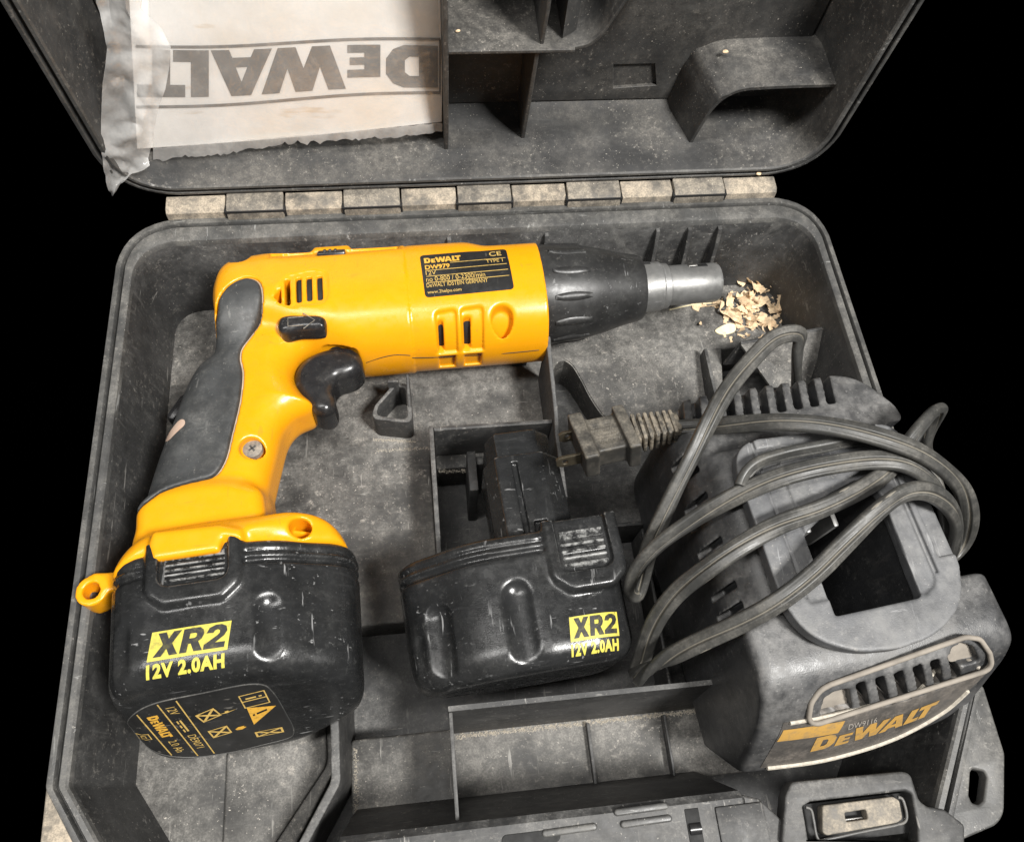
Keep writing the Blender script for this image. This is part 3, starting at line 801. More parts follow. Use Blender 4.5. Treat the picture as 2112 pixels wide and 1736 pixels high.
lshelf("lid_boss", [(.2190, .0440), (.2190, .0150), (.2260, .0200), (.2290, .0440)], .0790, .1050)
# ------------------------------------------------------------------ battery packs
PLAN = round_poly([(-.0455, -.033), (-.0455, .033), (-.010, .0345), (.016, .0338), (.0455, .0155), (.0455, -.0155), (.016, -.0338), (-.010, -.0345)], [.018, .018, .02, .03, .016, .016, .03, .02], 6)
def pack_fn(slant, grooves, btn, elen=.0525, ek=.011):
    def fn(a, b, c):
        plan = round_poly([(-.0455, -.033), (-.0455, .033), (-.010, .0345), (.016, .0338), (.0455, .0155), (.0455, -.0155), (.016, -.0338), (-.010, -.0345)], [.018, .018, .02, .03, .016, .016, .03, .02], 6)
        d2 = poly_sd(plan, a[:, :, 0], c[0])[:, None, :]          # (na,1,nc)
        drf = (b + .028) * .030                                     # draft
        d2 = d2 - drf
        end = (-(b + elen) + slant * c * 1.0) / math.sqrt(1 + slant * slant)
        top = b - 0.0
        body = smax(smax(d2, end, ek), top, .0035)
        # parting groove and rim bead near the shoulder
        gr = np.sqrt((d2 + .0002) ** 2 + (b + .0085) ** 2) - .0011
        body = smax(body, -gr, .0012)
        gr = np.sqrt((d2 + .0000) ** 2 + (b + .0048) ** 2) - .0007
        body = smax(body, -gr, .0008)
        ac = np.abs(c)
        for (ga, b0) in grooves:
            cs = np.interp(ga, [-.0455, -.03, -.010, .016, .030, .040, .0455], [.030, .0337, .0345, .0335, .0258, .0200, .0175])
            g = scaps(a, b, ac, (ga, b0, cs + .0060), (ga, -.080, cs + .0052), .0084)
            body = smax(body, -g, .0009)
        # raised collar round the release button with a pocket in it
        bx0, bx1, bb = btn
        col = extr(poly_sd(round_poly([(bx0 - .005, .004), (bx1 + .005, .004), (bx1 + .005, bb), (bx1 - .002, bb - .006), (bx0 + .002, bb - .006), (bx0 - .005, bb)], [.001, .001, .006, .004, .004, .006], 5), a[:, :, 0], b[0][:, 0][None, :])[:, :, None], ac, .028, .0086, .0025)
        col = np.maximum(col, b - .003)
        body = smin(body, col, .0016)
        pk = extr(poly_sd(round_poly([(bx0, .01), (bx1, .01), (bx1, bb + .002), (bx0, bb + .002)], [.001, .001, .004, .004], 5), a[:, :, 0], b[0][:, 0][None, :])[:, :, None], ac, .040, .0062, .001)
        return smax(body, -pk, .0008)
    return fn
def pack_button(fr, btn, parent, flip=1, z=.0352):
    bx0, bx1, bb = btn
    ob = []
    V, F = [], []
    n = 40; b0, b1 = -.0015, bb + .0032
    xs_ = [bx0 + .0008, bx0 + .0020, bx1 - .0020, bx1 - .0008]
    for i in range(n + 1):
        t = i / n; b = b0 + (b1 - b0) * t
        rid = .0007 * max(0, math.sin(t * math.pi * 12)) if t > .22 else (.0004 if t > .04 else -.0006)
        edge = -.0012 if t > .97 else 0
        ins = .002 * max(0, (t - .85) / .15) ** 2
        for k, x in enumerate(xs_):
            xx = x + (ins if k < 2 else -ins)
            V.append(fr.w((xx, b, flip * (z - .0014 + (rid if k in (1, 2) else -.0014) + edge))))
    for i in range(n):
        for k in range(3):
            q = (i * 4 + k, i * 4 + k + 1, (i + 1) * 4 + k + 1, (i + 1) * 4 + k); F.append(q if flip < 0 else q[::-1])
    m = len(V)
    V += [fr.w((xs_[0], b0, flip * (z - .004))), fr.w((xs_[3], b0, flip * (z - .004)))]
    F.append((0, 1, 2, 3, m + 1, m) if flip > 0 else (m, m + 1, 3, 2, 1, 0))
    return mesh_obj("release_button", V, F, M['pack'], parent, angle=40)
def xr2_mesh():
    L = [[(0, 0), (.34, 0), (.52, .30), (.70, 0), (1.06, 0), (.72, .5), (1.04, 1), (.70, 1), (.53, .71), (.37, 1), (.01, 1), (.33, .5)]]
    L += [[(x + 1.14, y) for x, y in q] for q in ([(0, 0), (.31, 0), (.31, .35), (.42, .35), (.62, 0), (.98, 0), (.73, .41), (.86, .50), (.92, .68), (.86, .88), (.70, 1), (0, 1)], [(.31, .57), (.54, .57), (.61, .61), (.61, .74), (.54, .78), (.31, .78)])]
    L += [[(x + 2.16, y) for x, y in [(0, 0), (.90, 0), (.90, .24), (.46, .24), (.80, .50), (.90, .70), (.82, .90), (.60, 1.0), (.34, 1.0), (.10, .90), (.01, .68), (.30, .66), (.36, .76), (.48, .79), (.58, .74), (.59, .64), (.50, .54), (.0, .20)]]]
    return flat_mesh([[(x + y * .22, y) for x, y in q] for q in L])
def deco_xr2(fr, ob, parent, x0, x1, y0, y1, sgn=1):
    """yellow box with XR2 cut out in black over 12V 2.0AH; local a runs right, b up, on the +c face"""
    bv = bvh_of(ob)
    O = fr.w((0, 0, .036)); Ux, Vy, Nn = fr.M[0] * 1.0, fr.M[1], fr.M[2]
    if sgn < 0: Ux, Nn = -Ux, -Nn
    O = fr.w((0, 0, .036 * sgn))
    hgt = y1 - y0; yb = y0 + hgt * .36
    sl = (x1 - x0) * .055
    box = flat_mesh([[(x0, yb), (x1 - sl, yb), (x1, y1), (x0 + sl, y1)]]); subdiv(box, .003)
    p = mesh_link("grade_panel", lay(box, O, Ux, Vy, Nn, bv, .00018), M['yellow_ink'], parent)
    t = fit_box(xr2_mesh(), x0 + (x1 - x0) * .07, x1 - (x1 - x0) * .05, yb + hgt * .07, y1 - hgt * .05)
    subdiv(t, .002)
    mesh_link("grade_lettering", lay(t, O, Ux, Vy, Nn, bv, .00040), M['black_ink'], parent)
    t = fit_box(text_mesh("12V 2.0AH", bold=.05, shear=.12, spacing=1.12), x0 - sl * .4, x1 - sl * 1.6, y0, yb - hgt * .06); subdiv(t, .0015)
    mesh_link("capacity_lettering", lay(t, O, Ux, Vy, Nn, bv, .00030), M['yellow_ink'], parent)

# ------------------------------------------------------------------ the screwdriver drill
do = U(985, 633, -.013); dx = U(1480, 577, -.013) - U(560, 645, -.013)
D = Frame(do, dx, 4.0)
drill = thing("cordless_drill", tuple(D.w((-.06, -.06, -.035))), "yellow and black cordless screwdriver drill lying on its side with battery fitted", "drill")
RB = .0290
def sil(px):                       # outline of a round body: the seen edge lies above (far side) or below (near side) its axis
    return [tuple(D.loc(u, v, max(.016 * max(-1, min(1, (640 - v) / 128)), .017 * max(0, min(1, (560 - u) / 90))))) for u, v in px]
hs = spline_pts([tuple(D.loc(u, v, .014 if (u < 460 and v < 760) else (.007 if u < 420 else 0))) for u, v in [(470, 600), (560, 590), (660, 640), (715, 712), (690, 724), (645, 736), (616, 772), (613, 800), (628, 828), (650, 848), (653, 856), (645, 864), (612, 880), (592, 905), (576, 960), (556, 1050), (552, 1085), (470, 1100), (380, 1105), (305, 1100), (301, 1080), (306, 1040), (320, 990), (342, 925), (365, 868), (386, 812), (412, 766), (440, 716), (452, 680), (448, 640)]], 5)
rear = spline_pts(sil([(447, 640), (449, 600), (462, 562), (490, 533), (540, 517), (640, 509), (676, 501), (712, 500), (735, 506), (900, 498), (950, 499), (985, 508), (1095, 504), (1165, 501), (1175, 520), (1180, 600), (1180, 680), (1175, 740), (1165, 747), (1112, 757), (1040, 764), (940, 770), (850, 773), (780, 776), (742, 772), (700, 752), (640, 725), (560, 700), (500, 694), (455, 690)]), 4)
recpx = D.pts([(226, 1190), (256, 1148), (305, 1108), (400, 1086), (520, 1069), (610, 1057), (660, 1059), (694, 1080), (711, 1110), (716, 1130)], .026)
rec = [tuple(q) for q in spline_pts(recpx, 4, closed=False)] + [(recpx[-1][0] + .0005, -.1275), (recpx[0][0] - .0005, -.1350)]
neck = spline_pts(D.pts([(292, 1150), (297, 1112), (302, 1070), (330, 1042), (440, 1014), (545, 1026), (556, 1060), (552, 1120), (470, 1150), (350, 1160)], .008), 4)
aS, aF = D.loc(847, 640, .027)[0], D.loc(1122, 630, .012)[0]
slots_r = [D.loc(u, v, .0275) for u, v in ((592, 598), (615, 595), (637, 593), (659, 591))]
sl_l = [(D.loc(573, 605, .0275))]
def px_poly(px, c, r=.0015): return round_poly(D.pts(px, c), r, 5)
vent_rec = px_poly([(565, 598), (590, 570), (640, 558), (676, 562), (676, 620), (600, 627), (575, 618)], .0275, .004)
fv1 = px_poly([(897, 634), (940, 628), (946, 715), (906, 720)], .0265, .0018)
fv2 = px_poly([(950, 628), (996, 622), (1000, 708), (958, 713)], .0265, .0018)
fs1 = px_poly([(902, 641), (913, 640), (916, 708), (907, 712)], .0265, .0006)
fs2 = px_poly([(955, 636), (970, 634), (974, 700), (963, 705)], .0265, .0006)
tch = D.pts([(560, 530), (640, 522), (720, 520), (820, 512), (830, 526), (720, 540), (640, 545), (560, 548)], .019)
grip_px = [(446, 655), (453, 622), (480, 592), (512, 580), (535, 588), (543, 612), (535, 650), (512, 685), (496, 712), (494, 735), (502, 770), (500, 830), (484, 900), (468, 960), (446, 990), (400, 1005), (345, 1025), (308, 1052), (250, 1085), (230, 1000), (265, 900), (300, 800), (345, 745), (395, 708), (425, 690)]
grip2d = spline_pts([tuple(D.loc(u, v, float(np.interp(v, [600, 700, 800], [.0245, .0215, .0145])))) for u, v in grip_px], 5)
_c = {}
def drill_core(a, b, c):
    A, B2 = a[:, :, 0], b[0][:, 0][None, :]
    if 'core' in _c: return _c['core']
    dr = poly_sd(rear, A, B2)[:, :, None]
    rad = np.sqrt((b - .001) ** 2 + c * c)
    # motor housing: round barrel limited by its side outline; the wider front shell has a small step
    R = RB + .0002 - .0006 / (1 + np.exp(-(a - aS) / .0003))
    mot = smax(smax(dr, rad - R * 1.10, .010), np.abs(c) - R * .985, .010)
    # raised spine along the back edge
    a_0, a_1 = D.loc(560, 520, .012)[0], D.loc(948, 505, .012)[0]
    mot = smin(mot, scaps(a, b, c, (a_0, .0140, .0092), (a_1, .0148, .0092), .0150), .004)
    mot = smin(mot, scaps(a, b, c, (D.loc(508, 545, .014)[0], .0115, .0070), (a_0, .0138, .0090), .0140), .006)
    p0_, p1_ = D.loc(655, 508, .014)[0], D.loc(716, 506, .014)[0]
    mot = smin(mot, sbox(a, b, c, ((p0_ + p1_) / 2, .0262, .0150), ((p1_ - p0_) / 2 + .002, .0045, .0045), .002), .002)
    hd = extr(poly_sd(hs, A, B2)[:, :, None], c, 0, .0185, .0135)
    body = smin(mot, hd, .010)
    nk = extr(poly_sd(neck, A, B2)[:, :, None], c, 0, .0222, .006)
    body = smin(body, nk, .005)
    rc = extr(poly_sd(rec, A, B2)[:, :, None], c, 0, .0352, .010)
    # raised tongue that drops over the pack latch
    tg = extr(poly_sd(px_poly([(318, 1100), (455, 1085), (500, 1095), (505, 1118), (462, 1112), (455, 1140), (318, 1160), (310, 1130)], .034, .001), A, B2)[:, :, None], np.abs(c), .0255, .0115, .002)
    rc = smax(rc, poly_sd([(x_ - .1132, y_) for x_, y_ in PLAN], a[:, :, 0], c[0])[:, None, :] - .0022, .004)
    rc = smin(rc, tg, .003)
    body = smin(body, rc, .006)
    # lanyard ring
    rx, ry = D.loc(200, 1226, .006)
    q = np.sqrt((a - rx) ** 2 + (b - ry) ** 2)
    lug = np.maximum(q - .0061, np.abs(c - .006) - .0058)
    arm = sbox(a, b, c, (rx + .008, ry + .003, .006), (.008, .0040, .0055), .001)
    body = smin(body, smin(lug, arm, .003), .0015)
    body = np.maximum(body, -(q - .0034))
    _c['core'] = body
    return body
def drill_housing(a, b, c):
    A, B2 = a[:, :, 0], b[0][:, 0][None, :]
    body = drill_core(a, b, c).copy()
    g2 = poly_sd(grip2d, A, B2)[:, :, None]
    body = np.maximum(body, -np.maximum(np.maximum(g2 - .0005, -body - .0018), -1))       # shallow bed for the grip
    # front cut
    body = np.maximum(body, a - aF)
    # seam between shells
    body = smax(body, -(np.sqrt((a - aS) ** 2 + (body) ** 2) - .0005), .0004)
    # trigger pocket
    tp_ = poly_sd(spline_pts(D.pts([(615, 800), (618, 765), (650, 738), (700, 724), (738, 735), (748, 760), (735, 790), (700, 840), (660, 850), (640, 830)], .004), 4), A, B2)[:, :, None]
    body = np.maximum(body, -extr(tp_, c, 0, .0125, .003))
    def cut(d2, depth, r=.0008, k=.001):
        nonlocal body
        body = smax(body, -np.maximum(d2, -(_c['core'] + depth) * 1.0) if False else -smax(d2, -(_c['core'] + depth), r), k)
    pos = c > 0
    def cut_top(d2, depth, k=.0012):
        nonlocal body
        sel = np.where(c > .004, np.maximum(d2, -(_c['core'] + depth)), 1.0)
        body = smax(body, -sel, k)
    cut_top(poly_sd(vent_rec, A, B2)[:, :, None], .0007, .0008)
    for (sx_, sy_) in slots_r:
        cut_top(sbox(A, B2, 0, (sx_, sy_, 0), (.00125, .0068, 1), .0)[:, :, None], .014, .0003)
    sx_, sy_ = sl_l[0]
    cut_top(poly_sd([(sx_ + .0012, sy_ - .005), (sx_ + .0012, sy_ + .0045), (sx_ - .0022, sy_ - .001)], A, B2)[:, :, None], .014, .0003)
    cut_top(poly_sd(fv1, A, B2)[:, :, None], .0018, .0014); cut_top(poly_sd(fv2, A, B2)[:, :, None], .0018, .0014)
    cut_top(poly_sd(fs1, A, B2)[:, :, None], .014, .0003); cut_top(poly_sd(fs2, A, B2)[:, :, None], .014, .0003)
    cut_top(poly_sd(tch, A, B2)[:, :, None], .0014, .0012)
    for (u, v, cc, r_, dep) in ((1037, 641, .0255, .0052, .0050), (517, 921, .018, .0050, .0045), (615, 1079, .0325, .0040, .0055), (500, 549, .016, .0046, .003)):
        hx, hy = D.loc(u, v, cc)
        cut_top((np.sqrt((A - hx) ** 2 + ((B2 - hy) * 1.0) ** 2) - r_)[:, :, None], dep, .0012)
    # lower vents
    for (u0, u1) in ((905, 945), (958, 1000)):
        a0 = D.loc(u0, 758, 0)[0]; a1 = D.loc(u1, 755, 0)[0]
        body = np.maximum(body, -sbox(a, b, c, ((a0 + a1) / 2, -.0335, -.004), ((a1 - a0) / 2 * .85, .006, .006)))
    # parting seam along the lower flank
    return body
lo, hi = (-.188, -.150, -.042), (.046, .050, .0425)
housing = sdf_mesh("housing", drill_housing, lo, hi, .0008, M['yellow'], drill, xf=D.w)
def grip_fn(a, b, c):
    g2 = poly_sd(grip2d, a[:, :, 0], b[0][:, 0][None, :])[:, :, None]
    core = _c['core'] - .0006
    return smax(smax(core, g2 + .0004, .0016), -(_c['core'] + .0025), .0003)
grip = sdf_mesh("grip", grip_fn, lo, hi, .0008, M['rubber'], drill, xf=D.w, label="dark grey rubber grip over the handle back")
bvh_h = bvh_of(housing)
def on_top(ob_bvh, u, v, c0):                   # point of the surface seen at a pixel
    d = Vector(ray(u, v)); h = ob_bvh.ray_cast(Vector(_Pc), d, 2.0)
    return h[0] if h[0] is not None else Vector(D.w((*D.loc(u, v, c0), c0)))
ZN = Vector(D.M[2]); XA = Vector(D.M[0]); YB = Vector(D.M[1])
# seam line between grip and housing, dusty
sm = [D.w((q[0], q[1], .03)) for q in spline_pts([tuple(D.loc(u_, v_, float(np.interp(v_, [600, 700, 800], [.0245, .0215, .0145])))) for u_, v_ in [(456, 618), (480, 592), (512, 580), (535, 588), (543, 612), (535, 650), (512, 685), (496, 712), (494, 735), (502, 770), (500, 830), (484, 900), (468, 960), (446, 990), (400, 1005), (345, 1025), (312, 1050)]], 10, closed=False)]
gb = bvh_of(housing, grip)
sp = []
for q in sm:
    h = gb.ray_cast(Vector(q) + ZN * .03, -ZN, .09)
    if h[0] is not None: sp.append(tuple(h[0] + ZN * .00005))
tube("grip_seam", sp, .00055, M['seam'], drill, 6)
# parting seam along the lower flank of the barrel
for pxs in ([(1112, 722), (1040, 729), (960, 734), (900, 737), (850, 738)], [(846, 733), (815, 732), (785, 738), (755, 748)]):
    P_ = [on_top(bvh_h, u, v, 0) + ZN * .00002 for u, v in pxs]
    tube("parting_seam", [tuple(q) for q in spline_pts(P_, 6, closed=False)], .00022, M['dark'], drill, 5)
# black filler under the vents: its colour stands in for shade inside the slots
aC = D.loc(992, 665, .026)[0]
lathe("vent_shade_fill", [(-.090, 0), (-.090, .0225), (-.086, .0256), (D.loc(893, 665, .026)[0], .0256), (D.loc(893, 665, .026)[0], .0266), (aC, .0266), (aC, 0)], D.mat() @ Matrix.Translation((0, .001, 0)), M['dark'], drill, 40)
# nose, depth ring and bit sleeve
NA = .0045
NM = D.mat() @ Matrix.Translation((0, NA, 0))
a0 = aF - .004
aN1 = D.loc(1318, 595, 0)[0]; aR1 = D.loc(1372, 590, 0)[0]; aT = D.loc(1488, 577, 0)[0] - .0028
nose = lathe("nose_collar", [(a0, .001), (a0, .0256), (a0 + .010, .0258), (a0 + .016, .0252), (a0 + .024, .0249), (aN1 - .022, .0222), (aN1 - .010, .0190), (aN1 - .002, .0175), (aN1, .0166), (aN1, .0110), (aN1, .001)], NM, M['nose'], drill, 72, 30)
for k in range(12):
    ang = 2 * math.pi * k / 12 + .20
    Rk = Matrix.Rotation(ang, 4, 'X')
    V, F = [], []
    for i in range(9):
        t = i / 8; x = a0 + .009 + t * .019
        w_ = .0021 * math.sin(math.pi * min(1, max(0, .08 + t * .84))) ** .5
        r0 = np.interp(x, [a0, a0 + .010, a0 + .016, a0 + .024, aN1 - .022], [.0256, .0258, .0252, .0249, .0222])
        for (dy, dr) in ((-w_ * 1.2, -.0004), (-w_ * .75, .0007), (w_ * .75, .0007), (w_ * 1.2, -.0004)): V.append((x, dy, r0 + dr))
    for i in range(8):
        for j in range(3): F.append((i * 4 + j, i * 4 + j + 1, (i + 1) * 4 + j + 1, (i + 1) * 4 + j)[::-1])
    V = [tuple((NM @ Rk) @ Vector(v)) for v in V]
    mesh_obj("grip_ridge", V, F, M['nose'], nose, angle=60)
ring = lathe("depth_ring", [(aN1 - .001, .001), (aN1 - .001, .0122), (aN1 + .0008, .0132), (aR1 - .004, .0130), (aR1 - .0032, .0122), (aR1, .0120), (aR1 + .0005, .0112), (aR1 + .0005, .001)], NM, M['metal'], drill, 56, 30)
for k in range(9):
    an = R_(18 + k * 5.5)
    c0 = Vector((aN1 + .0035, math.cos(an) * .01318, math.sin(an) * .01318))
    rbox("scale_mark", (-.0025 if k % 4 == 0 else -.0018, -.00022, -.0001), (.0018, .00022, .00022), M['dark'], ring, 0, M=NM @ Matrix.Translation(c0) @ Matrix.Rotation(an - math.pi / 2, 4, 'X'))
slv = lathe("bit_sleeve", [(aR1, .001), (aR1, .0102), (aR1 + .002, .0106), (aT - .002, .0104), (aT - .0004, .0098), (aT, .0090), (aT, .0060), (aT - .010, .0058), (aT - .010, .001)], NM, M['metal'], drill, 48, 30)
an = R_(62)
rbox("sleeve_slot", (-.0052, -.0018, -.0010), (.0052, .0018, .0004), M['dark'], slv, .0006, M=NM @ Matrix.Translation((aT - .012, math.cos(an) * .0103, math.sin(an) * .0103)) @ Matrix.Rotation(an - math.pi / 2, 4, 'X'))
rbox("sleeve_ball", (-.0040, -.0012, -.0010), (.0012, .0012, .0008), M['steel'], slv, .0005, M=NM @ Matrix.Translation((aT - .0135, math.cos(an) * .0103, math.sin(an) * .0103)) @ Matrix.Rotation(an - math.pi / 2, 4, 'X'))
# trigger: upper finger pad and lower lobe
def trig(a, b, c):
    A, B2 = a[:, :, 0], b[0][:, 0][None, :]
    o1 = spline_pts(D.pts([(610, 800), (616, 768), (645, 742), (690, 727), (725, 727), (745, 742), (749, 760), (738, 776), (718, 786), (698, 792), (688, 808), (694, 836), (691, 854), (674, 864), (652, 860), (634, 836)], .004), 5)
    d = extr(poly_sd(o1, A, B2)[:, :, None], c, 0, .0108, .0055)
    # finger hollow
    p = D.loc(716, 816, .004)
    g = np.sqrt((a - p[0]) ** 2 + (b - p[1]) ** 2 + (c * .35) ** 2) - .0045
    return smax(d, -g, .003)
tl, th = D.loc(600, 880, 0), D.loc(765, 715, 0)
sdf_mesh("trigger", trig, (tl[0] - .003, tl[1] - .003, -.016), (th[0] + .004, th[1] + .005, .016), .0006, M['gloss'], drill, xf=D.w, label="curved black trigger")
# direction switch with its arrow
def raised_pad(name, px, c_hint, hgt, mat, parent, rnd=.0018, cell=.0005, dome=.0):
    pp = [on_top(bvh_h, u, v, c_hint) for u, v in px]
    ctr = sum(pp, Vector()) / len(pp)
    loc = [((p - ctr).dot(XA), (p - ctr).dot(YB)) for p in pp]
    ol = spline_pts(loc, 5)
    xs2 = [q[0] for q in ol]; ys2 = [q[1] for q in ol]
    def f(a, b, c): return extr(poly_sd(ol, a[:, :, 0], b[0][:, 0][None, :])[:, :, None], c + dome * (a * a + b * b) * 60, 0.0, hgt, rnd)
    def xf(V): return np.array(ctr) + V[:, :1] * np.array(XA) + V[:, 1:2] * np.array(YB) + V[:, 2:3] * np.array(ZN)
    return sdf_mesh(name, f, (min(xs2) - .002, min(ys2) - .002, -hgt - .002), (max(xs2) + .002, max(ys2) + .002, hgt + .002), cell, mat, parent, xf=xf), ctr
sw, swc = raised_pad("direction_switch", [(578, 692), (579, 664), (592, 652), (625, 648), (660, 648), (672, 658), (674, 692), (664, 704), (625, 709), (590, 706)], .031, .0060, M['gloss'], drill, .0034)
swc = swc + ZN * .0061
for seg in ([(-.006, -.0026), (-.006, .0022), (.001, .0022), (.001, .0042), (.0062, -.0002), (.001, -.0046), (.001, -.0026), (-.006, -.0026)],):
    tube("arrow_mark", [tuple(swc + XA * x + YB * y) for x, y in seg], .00022, M['hinge2'], sw, 5)
# black slide selector on the spine
p0 = on_top(bvh_h, 684, 524, .02)
rbox("speed_selector", (-.0068, -.0040, -.004), (.0068, .0034, .0016), M['gloss'], drill, .0008, M=Matrix.Translation(p0) @ D.mat().to_3x3().to_4x4() @ Matrix.Rotation(R_(-38), 4, 'X'))
for k in range(3):
    rbox("selector_ridge", (-.0040 + k * .0026, -.0022, .0012), (-.0026 + k * .0026, .0022, .0022), M['nose'], drill, .0003, M=Matrix.Translation(p0) @ D.mat().to_3x3().to_4x4() @ Matrix.Rotation(R_(-38), 4, 'X'))
# screws at the bottom of their recesses, and the plugged hole in the grip
for (u, v, cc, r_, dep, mt) in ((520, 924, .0145, .0042, 0, 'screw'),):
    x, y = D.loc(u, v, cc)
    sc = lathe("screw", [(-.003, .0), (-.003, r_), (-.0004, r_), (0, r_ * .8), (0, 0)], D.mat() @ Matrix.Translation((x, y, cc)) @ Matrix.Rotation(R_(-90), 4, 'Y'), M[mt], drill, 24)
    if mt == 'screw' and u < 900:
        for w_ in (0, 1):
            rbox("drive_recess", (-r_ * .42, -r_ * .10, .0001), (r_ * .42, r_ * .10, .0003), M['rubber'], sc, 0, M=D.mat() @ Matrix.Translation((x, y, cc - .0002)) @ Matrix.Rotation(R_(35 + 90 * w_), 4, 'Z'))
gbv = bvh_of(grip)
q = flat_mesh([capsule(0, 0, .0062, .0028, 6)]); subdiv(q, .0015)
pp = on_top(gbv, 360, 887, .014)
dirv = (on_top(gbv, 374, 873, .014) - on_top(gbv, 348, 902, .014)).normalized()
mesh_link("grip_plug", lay(q, pp, dirv, ZN.cross(dirv), ZN, gbv, .0003), M['peach'], drill, smooth=True)
rbox("belt_hook", (-.0005, -.008, -.006), (.0050, .008, .003), M['gloss'], drill, .003, M=Matrix.Translation(Vector(D.w((*D.loc(362, 838, -.006), -.006)))) @ D.mat().to_3x3().to_4x4() @ Matrix.Rotation(R_(-30), 4, 'Z'))
# rating label on the barrel
lc = [on_top(bvh_h, u, v, .031) for u, v in ((863, 528), (1044, 514), (1060, 597), (880, 614))]
LO = (lc[0] + lc[1] + lc[2] + lc[3]) / 4
LX = ((lc[1] - lc[0]) + (lc[2] - lc[3])).normalized(); LN = (LX.cross((lc[0] - lc[3]))).normalized(); LY = LN.cross(LX)
lwid = ((lc[1] - lc[0]).length + (lc[2] - lc[3]).length) / 2; lhei = ((lc[0] - lc[3]).length + (lc[1] - lc[2]).length) / 2
lm = flat_mesh([round_poly([(-lwid / 2, -lhei / 2), (lwid / 2, -lhei / 2), (lwid / 2, lhei / 2), (-lwid / 2, lhei / 2)], .0018, 5)])
subdiv(lm, .0022)
label = mesh_link("rating_label", lay(lm, LO, LX, LY, LN, bvh_h, .00015), M['label'], drill, smooth=True, label="black rating label with amber lettering on the barrel")
def put(me, x0, x1, y0, y1, mat, name="lettering", parent=None, off=.00034):
    fit_box(me, -lwid / 2 + x0 * lwid, -lwid / 2 + x1 * lwid, lhei / 2 - y1 * lhei, lhei / 2 - y0 * lhei)
    subdiv(me, .004)
    mesh_link(name, lay(me, LO, LX, LY, LN, bvh_h, off), mat, parent or label)
put(logo_mesh(), .04, .46, .09, .225, M['amber'])
put(text_mesh("DW979", bold=.03), .04, .32, .275, .39, M['amber'])
put(text_mesh("12V"), .04, .155, .425, .52, M['amber2'])
put(text_mesh("no 0-800 / 0-2300/min"), .035, .70, .565, .675, M['amber2'])
put(text_mesh("DeWALT IDSTEIN GERMANY"), .03, .72, .71, .80, M['amber2'])
put(text_mesh("www.2helpu.com"), .03, .41, .865, .955, M['amber2'])
put(text_mesh("CE", bold=.01), .79, .93, .06, .185, M['amber2'])
put(text_mesh("TYPE 1"), .74, .93, .27, .35, M['amber2'])
for y in (.25, .405, .545, .69):
    x0 = .04
    put(flat_mesh([[(0, 0), (1, 0), (1, 1), (0, 1)]]), x0 if y > .3 else .33, .97, y, y + .013, M['amber2'], "rule")

# ------------------------------------------------------------------ fitted battery pack (part of the drill)
a_ = math.atan2(dx[1], dx[0]) + R_(2.0)
DP = Frame(D.w((-.1130, -.1285, 0)), (math.cos(a_), math.sin(a_)), 4.0)
btn1 = (-.0235, .0020, -.0165)
pack1 = sdf_mesh("battery_pack", pack_fn(.31, [(.0175, -.0275), (-.0400, -.030)], btn1, .0580, .0085), (-.050, -.084, -.040), (.050, .006, .040), .00065, M['pack'], drill, xf=DP.w, label="black battery pack fitted to the foot of the handle")
pack_button(DP, btn1, pack1)
deco_xr2(DP, pack1, pack1, *[f_ for f_ in (-.0265, .0030, -.0465, -.0305)])
# label on the end face of the pack
eb = bvh_of(pack1)
ec = [on_top(eb, u, v, 0) for u, v in ((260, 1492), (528, 1412), (607, 1510), (406, 1559))]
EN = Vector(DP.w((0, -1, 0))) - Vector(DP.o); EN = (EN + ZN * .31).normalized()
EX = XA.copy(); EY = EN.cross(EX).normalized(); EO = Vector(DP.w((0, -.0580, 0)))
lab_px = [(262, 1494), (278, 1470), (318, 1450), (420, 1428), (515, 1410), (545, 1412), (562, 1425), (590, 1470), (606, 1505), (600, 1518), (540, 1535), (470, 1552), (410, 1560), (350, 1558), (300, 1545), (268, 1520)]
def epx(u, v):
    d = Vector(ray(u, v)); p0_ = Vector(_Pc); t = (EO - p0_).dot(EN) / d.dot(EN); p = p0_ + d * t - EO
    return (p.dot(EX), p.dot(EY))
lm = flat_mesh([[tuple(q) for q in spline_pts([epx(u, v) for u, v in lab_px], 4)]]); subdiv(lm, .003)
elab = mesh_link("pack_label", lay(lm, EO, EX, EY, EN, eb, .00015), M['label'], pack1, smooth=True, label="black pack label with amber symbols on the end face")
lo_ = [tuple(q) for q in spline_pts([epx(u, v) for u, v in lab_px], 6)]
lo_.append(lo_[0]); lo_.append(lo_[1]); P_ = []
for x_, y_ in lo_:
    p_ = EO + EX * x_ + EY * y_; h = eb.ray_cast(p_ + EN * .02, -EN, .06)
    if h[0] is not None: P_.append(tuple(h[0] + EN * .0001))
tube("label_edge", P_, .00022, M['rim'], elab, 5)
def ep(me, A, B, C, mat, name="lettering", off=.0003):
    """put a mesh with its box corners: A lower left, B lower right, C upper left (pixels)"""
    a_, b_, c_, d_ = me_extent(me)
    A, B, C = [np.array(epx(*q)) for q in (A, B, C)]
    for v in me.vertices:
        s_, t_ = (v.co.x - a_) / (b_ - a_), (v.co.y - c_) / (d_ - c_)
        P_ = A + (B - A) * s_ + (C - A) * t_
        v.co = (P_[0], P_[1], 0)
    subdiv(me, .003)
    mesh_link(name, lay(me, EO, EX, EY, EN, eb, off), mat, elab)
def ring_box(w=1.0, h=1.0, t=.12): return [[(0, 0), (w, 0), (w, h), (0, h)], [(t, t), (t, h - t), (w - t, h - t), (w - t, t)]]
